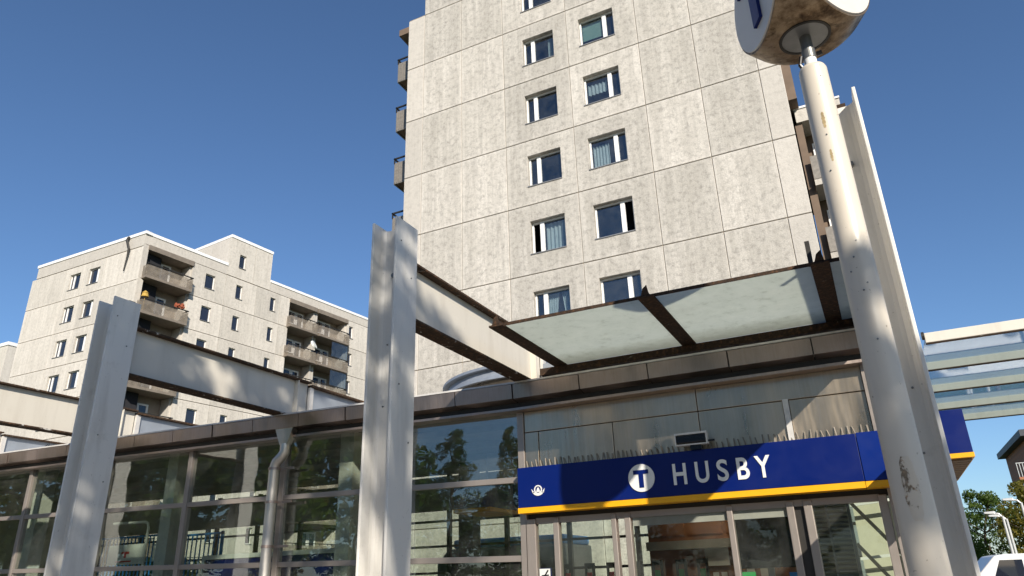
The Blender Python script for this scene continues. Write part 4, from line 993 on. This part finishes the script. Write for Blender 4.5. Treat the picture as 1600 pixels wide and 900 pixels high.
# mirrored in the panes
for i, (k_, x, y, sc_, r_) in enumerate((('maple', -44, -17, 1.1, 0.2), ('birch', -25.5, -6.5, 1.0, 1.1), ('olive', -31, -11, 1.1, 2.3), ('maple', -36, -7, 1.0, 3.0), ('birch', -40, -13, 1.2, 4.0), ('birch', -38, -21, 1.0, 5.2),
        ('spruce', -31, -32, 1.15, 0.5), ('maple', -36, -35, 0.95, 1.9), ('spruce', -26.5, -33.5, 1.1, 2.6), ('maple', -12, -42, 0.9, 0.1), ('maple', -30, -37, 0.85, 0.8), ('maple', -40, -3.5, 1.05, 0.7), ('birch', -47, -8, 1.25, 1.7), ('maple', -55, -4, 1.2, 2.7), ('olive', -62, -12, 1.4, 0.2), ('maple', -30, -18, 1.2, 4.4), ('olive', -6, -40, 0.9, 3.3), ('maple', 3, -38, 1.0, 5.5), ('spruce', 14, -34, 1.1, 1.5), ('maple', 24, -30, 1.0, 2.0), ('maple', -12, -25, 1.2, 0.4), ('maple', -5.5, -27, 1.25, 1.5), ('birch', 0.5, -25, 1.2, 2.6), ('maple', 6, -28, 1.2, 3.8))):
    tree(k_, x, y, sc_, r_, ['dark round tree mirrored in the pane beside the downpipe', 'light green birch mirrored in the second upper pane', 'olive tree mirrored left of the downpipe', 'dark tree mirrored in the upper pane by the left post', 'tall birch mirrored at the far left', 'birch mirrored behind the nearer trees',
        'pointed conifer mirrored in the pane left of the sign', 'rounded tree mirrored beside the pointed conifer', 'second conifer mirrored close to the stainless panels', 'low round tree mirrored below the conifers', 'dark tree mirrored between the two conifers', 'dark tree mirrored in the pane left of the shaded post', 'tall birch mirrored in the leftmost panes', 'dark tree mirrored at the very left edge', 'broad olive tree far off, mirrored at the left edge', 'large dark tree behind the birch in the reflections', 'olive tree mirrored faintly in the stainless panels', 'dark tree behind the square, right of the olive tree', 'conifer far behind the square on the right', 'dark tree at the far right behind the square', 'near dark tree mirrored in the left stainless panels', 'near dark tree mirrored in the middle stainless panels', 'birch mirrored in the right stainless panels', 'near dark tree behind the camera to the right'][i],
        'conifer' if k_ == 'spruce' else 'leafy_tree', group='trees around the square')
# flowering bushes beyond the left rear glazing
for i, (x, y, r_) in enumerate(((-27, 19.0, 1.3), (-24.2, 18.6, 1.2), (-21.4, 19.2, 1.35), (-18.9, 18.8, 1.1))):
    cl = [(rnd.uniform(-1, 1)*r_, rnd.uniform(-0.7, 0.7)*r_, 0.5+rnd.random()*1.9, 0.5, 0.8) for _ in range(22)]
    b_ = thing('bush', ['leafy bush at the far left beyond the hall', 'second leafy bush from the left beyond the hall', 'third leafy bush from the left beyond the hall', 'bush nearest the column beyond the hall'][i], 'bush', (x, y, 0), 'bushes beyond the hall')
    o = bpy.data.objects.new('foliage', leaf_mesh('bush_leaves', cl, 2200, 0.17, 40+i, 'leaf1')); COL.objects.link(o); o.parent = b_
    o = bpy.data.objects.new('blossom', leaf_mesh('bush_blossom', cl, 160, 0.16, 60+i, 'flower')); COL.objects.link(o); o.parent = b_

# ================================================================ street at the lower right
def lamp(x, y, h, arms, label):
    t = thing('street_lamp', label, 'street lamp', (x, y, 0), 'street lamps')
    m = MB(); m.cyl((x, y, 0), (x, y, h), 0.075, 0.045, 12); obj('mast', m, 'lampm', t)
    for a_ in arms:
        m = MB(); m.tube([(x, y, h-0.05), (x+a_*0.12, y, h+0.10), (x+a_*0.3, y, h+0.13)], 0.035, 8); ar = obj('arm', m, 'lampm', t)
        m = MB(); m.hexa([(x+a_*0.25, y-0.12, h+0.08), (x+a_*0.66, y-0.10, h+0.12), (x+a_*0.66, y+0.10, h+0.12), (x+a_*0.25, y+0.12, h+0.08), (x+a_*0.25, y-0.10, h+0.22), (x+a_*0.66, y-0.07, h+0.2), (x+a_*0.66, y+0.07, h+0.2), (x+a_*0.25, y+0.10, h+0.22)]); bevel(obj('lamp_head', m, 'lampm', ar), 0.03)
    return t
lamp(4.55, 38, 3.55, (-1,), 'shorter street lamp nearest the white post'); lamp(4.85, 39.5, 3.5, (-1,), 'street lamp just behind the shorter one')
t = lamp(5.35, 38, 4.05, (-1,), 'taller street lamp with a box on its mast')
m = MB(); m.box(5.2, 5.5, 37.85, 38.15, 2.75, 3.05); obj('mast_box', m, 'lightp', t)
t = thing('hanging_lamp', 'dome shaped grey street lamp at the right edge above the olive tree', 'street lamp', (5.2, 33, 4.1))
m = MB(); n = 20; prof = [(0.02, 0.34), (0.06, 0.22), (0.2, 0.16), (0.32, 0.07), (0.34, 0.0), (0.26, -0.05), (0.1, -0.09)]
for r_, z in prof:
    for i in range(n): m.v.append((5.2+r_*math.cos(2*math.pi*i/n), 33+r_*math.sin(2*math.pi*i/n), 4.3+z))
for j in range(len(prof)-1):
    for i in range(n): m.f.append((j*n+i, j*n+(i+1) % n, (j+1)*n+(i+1) % n, (j+1)*n+i))
obj('shade', m, 'lampm', t, smooth=True)
m = MB(); m.tube([(5.2, 33, 4.6), (5.2, 33, 4.75)], 0.02, 6); obj('wire', m, 'alud', t)
m = MB(); m.tube([(5.2, 33, 4.74), (5.6, 33, 4.95), (6.6, 33, 4.9)], 0.03, 6); obj('arm', m, 'lampm', t)
m = MB(); m.cyl((6.6, 33, 0), (6.6, 33, 5.0), 0.07, 0.05, 10); obj('mast', m, 'lampm', t)
def car(name, x, y, L, W, H, mat, label, van=False, ang=0.0):
    t = thing(name, label, 'van' if van else 'car', (x, y, 0)); t.rotation_euler.z = ang
    def ob(nm, m, mt, par): o = obj(nm, m, mt); o.parent = par; return o
    hl = L/2
    if van: prof = [(-hl, 0.45), (hl, 0.40), (hl, 0.95), (hl-0.35, 1.15), (hl-1.15, H-0.05), (hl-1.5, H), (-hl+0.08, H), (-hl, H-0.15)]
    else: prof = [(-hl, 0.40), (hl, 0.38), (hl, 0.72), (hl-0.15, 0.82), (hl-1.05, 0.95), (hl-1.75, H-0.04), (hl-2.1, H), (-hl+0.9, H), (-hl+0.25, 0.98), (-hl, 0.9)]
    m = MB(); m.prism(prof, lambda p: (p[0], -W/2, p[1]), lambda p: (p[0], W/2, p[1])); b = bevel(ob('body', m, mat, t), 0.06, 3)
    m = MB()
    if van:
        for s_ in (-1, 1):
            m = MB(); m.prism([(hl-1.0, 1.2), (hl-1.28, H-0.2), (hl-2.0, H-0.2), (hl-2.0, 1.2)], lambda p: (p[0], s_*(W/2+0.003), p[1]), lambda p: (p[0], s_*(W/2+0.012), p[1])); ob('window', m, 'dpane', b)
        m = MB(); m.box(-hl-0.012, -hl-0.002, -W/2+0.15, W/2-0.15, 1.25, H-0.28); ob('window', m, 'dpane', b)
    else:
        for s_ in (-1, 1):
            m = MB(); m.prism([(hl-1.2, 0.98), (hl-1.8, H-0.1), (-hl+0.95, H-0.1), (-hl+0.45, 1.0)], lambda p: (p[0], s_*(W/2+0.003), p[1]), lambda p: (p[0], s_*(W/2+0.012), p[1])); ob('window', m, 'dpane', b)
    for sx in (-hl+0.8, hl-0.85):
        for s_ in (-1, 1):
            m = MB(); m.cyl((sx, s_*(W/2-0.2), 0.33), (sx, s_*(W/2+0.01), 0.33), 0.33, n=20); wh = ob('wheel', m, 'tyre', t)
            m = MB(); m.cyl((sx, s_*(W/2+0.01), 0.33), (sx, s_*(W/2+0.018), 0.33), 0.19, n=16); ob('rim', m, 'grey', wh)
    for s_ in (-1, 1):
        m = MB(); m.box(hl-0.05, hl+0.01, s_*W*0.36-0.15, s_*W*0.36+0.15, 0.62, 0.76); ob('headlight', m, 'lightp', t)
        m = MB(); m.box(-hl-0.015, -hl+0.05, s_*W*0.40-0.1, s_*W*0.40+0.1, 0.85, 1.1); ob('tail_light', m, 'red', t)
    return t
car('parked_van', 4.35, 34.0, 4.6, 1.85, 1.98, 'carw', 'white van parked beyond the pole at the lower right', True, math.radians(188))
car('parked_car', 0.15, 18.4, 3.6, 1.7, 1.67, 'cary', 'bright yellow car cut by the bottom of the picture', False, math.radians(180))
car('parked_car', 5.0, 24.6, 4.3, 1.8, 1.60, 'card', 'dark car at the lower right corner', False, math.radians(175))
# orange brick building
br = thing('brick_building', 'orange brick building with balconies and dark roof at the right edge', 'building', (15, 76, 0))
m = MB(); m.box(11.6, 26, 70, 84, 0, 11.1); obj('wall', m, 'brick', br)
m = MB(); m.box(11.0, 26.3, 69.4, 84.3, 11.1, 11.6); obj('roof', m, 'slate', br)
for k in range(3):
    z = 2.2+2.9*k
    m = MB(); m.box(10.2, 11.6, 69.8, 75, z-0.2, z); b = obj('balcony', m, 'brick', br)
    m = MB()
    for i in range(7): m.box(10.22+i*0.2, 10.26+i*0.2, 69.8, 69.84, z, z+1.05)
    m.box(10.2, 11.6, 69.78, 69.86, z+1.05, z+1.1); obj('railing', m, 'lampm', b)
    for x in (12.2, 14.8, 17.4):
        m = MB(); m.box(x, x+1.4, 69.93, 69.99, z+0.5, z+1.9); wd_ = obj('window', m, 'white', br)
        m = MB(); m.box(x+0.08, x+1.32, 69.9, 69.929, z+0.58, z+1.82); obj('pane', m, 'dpane', wd_)
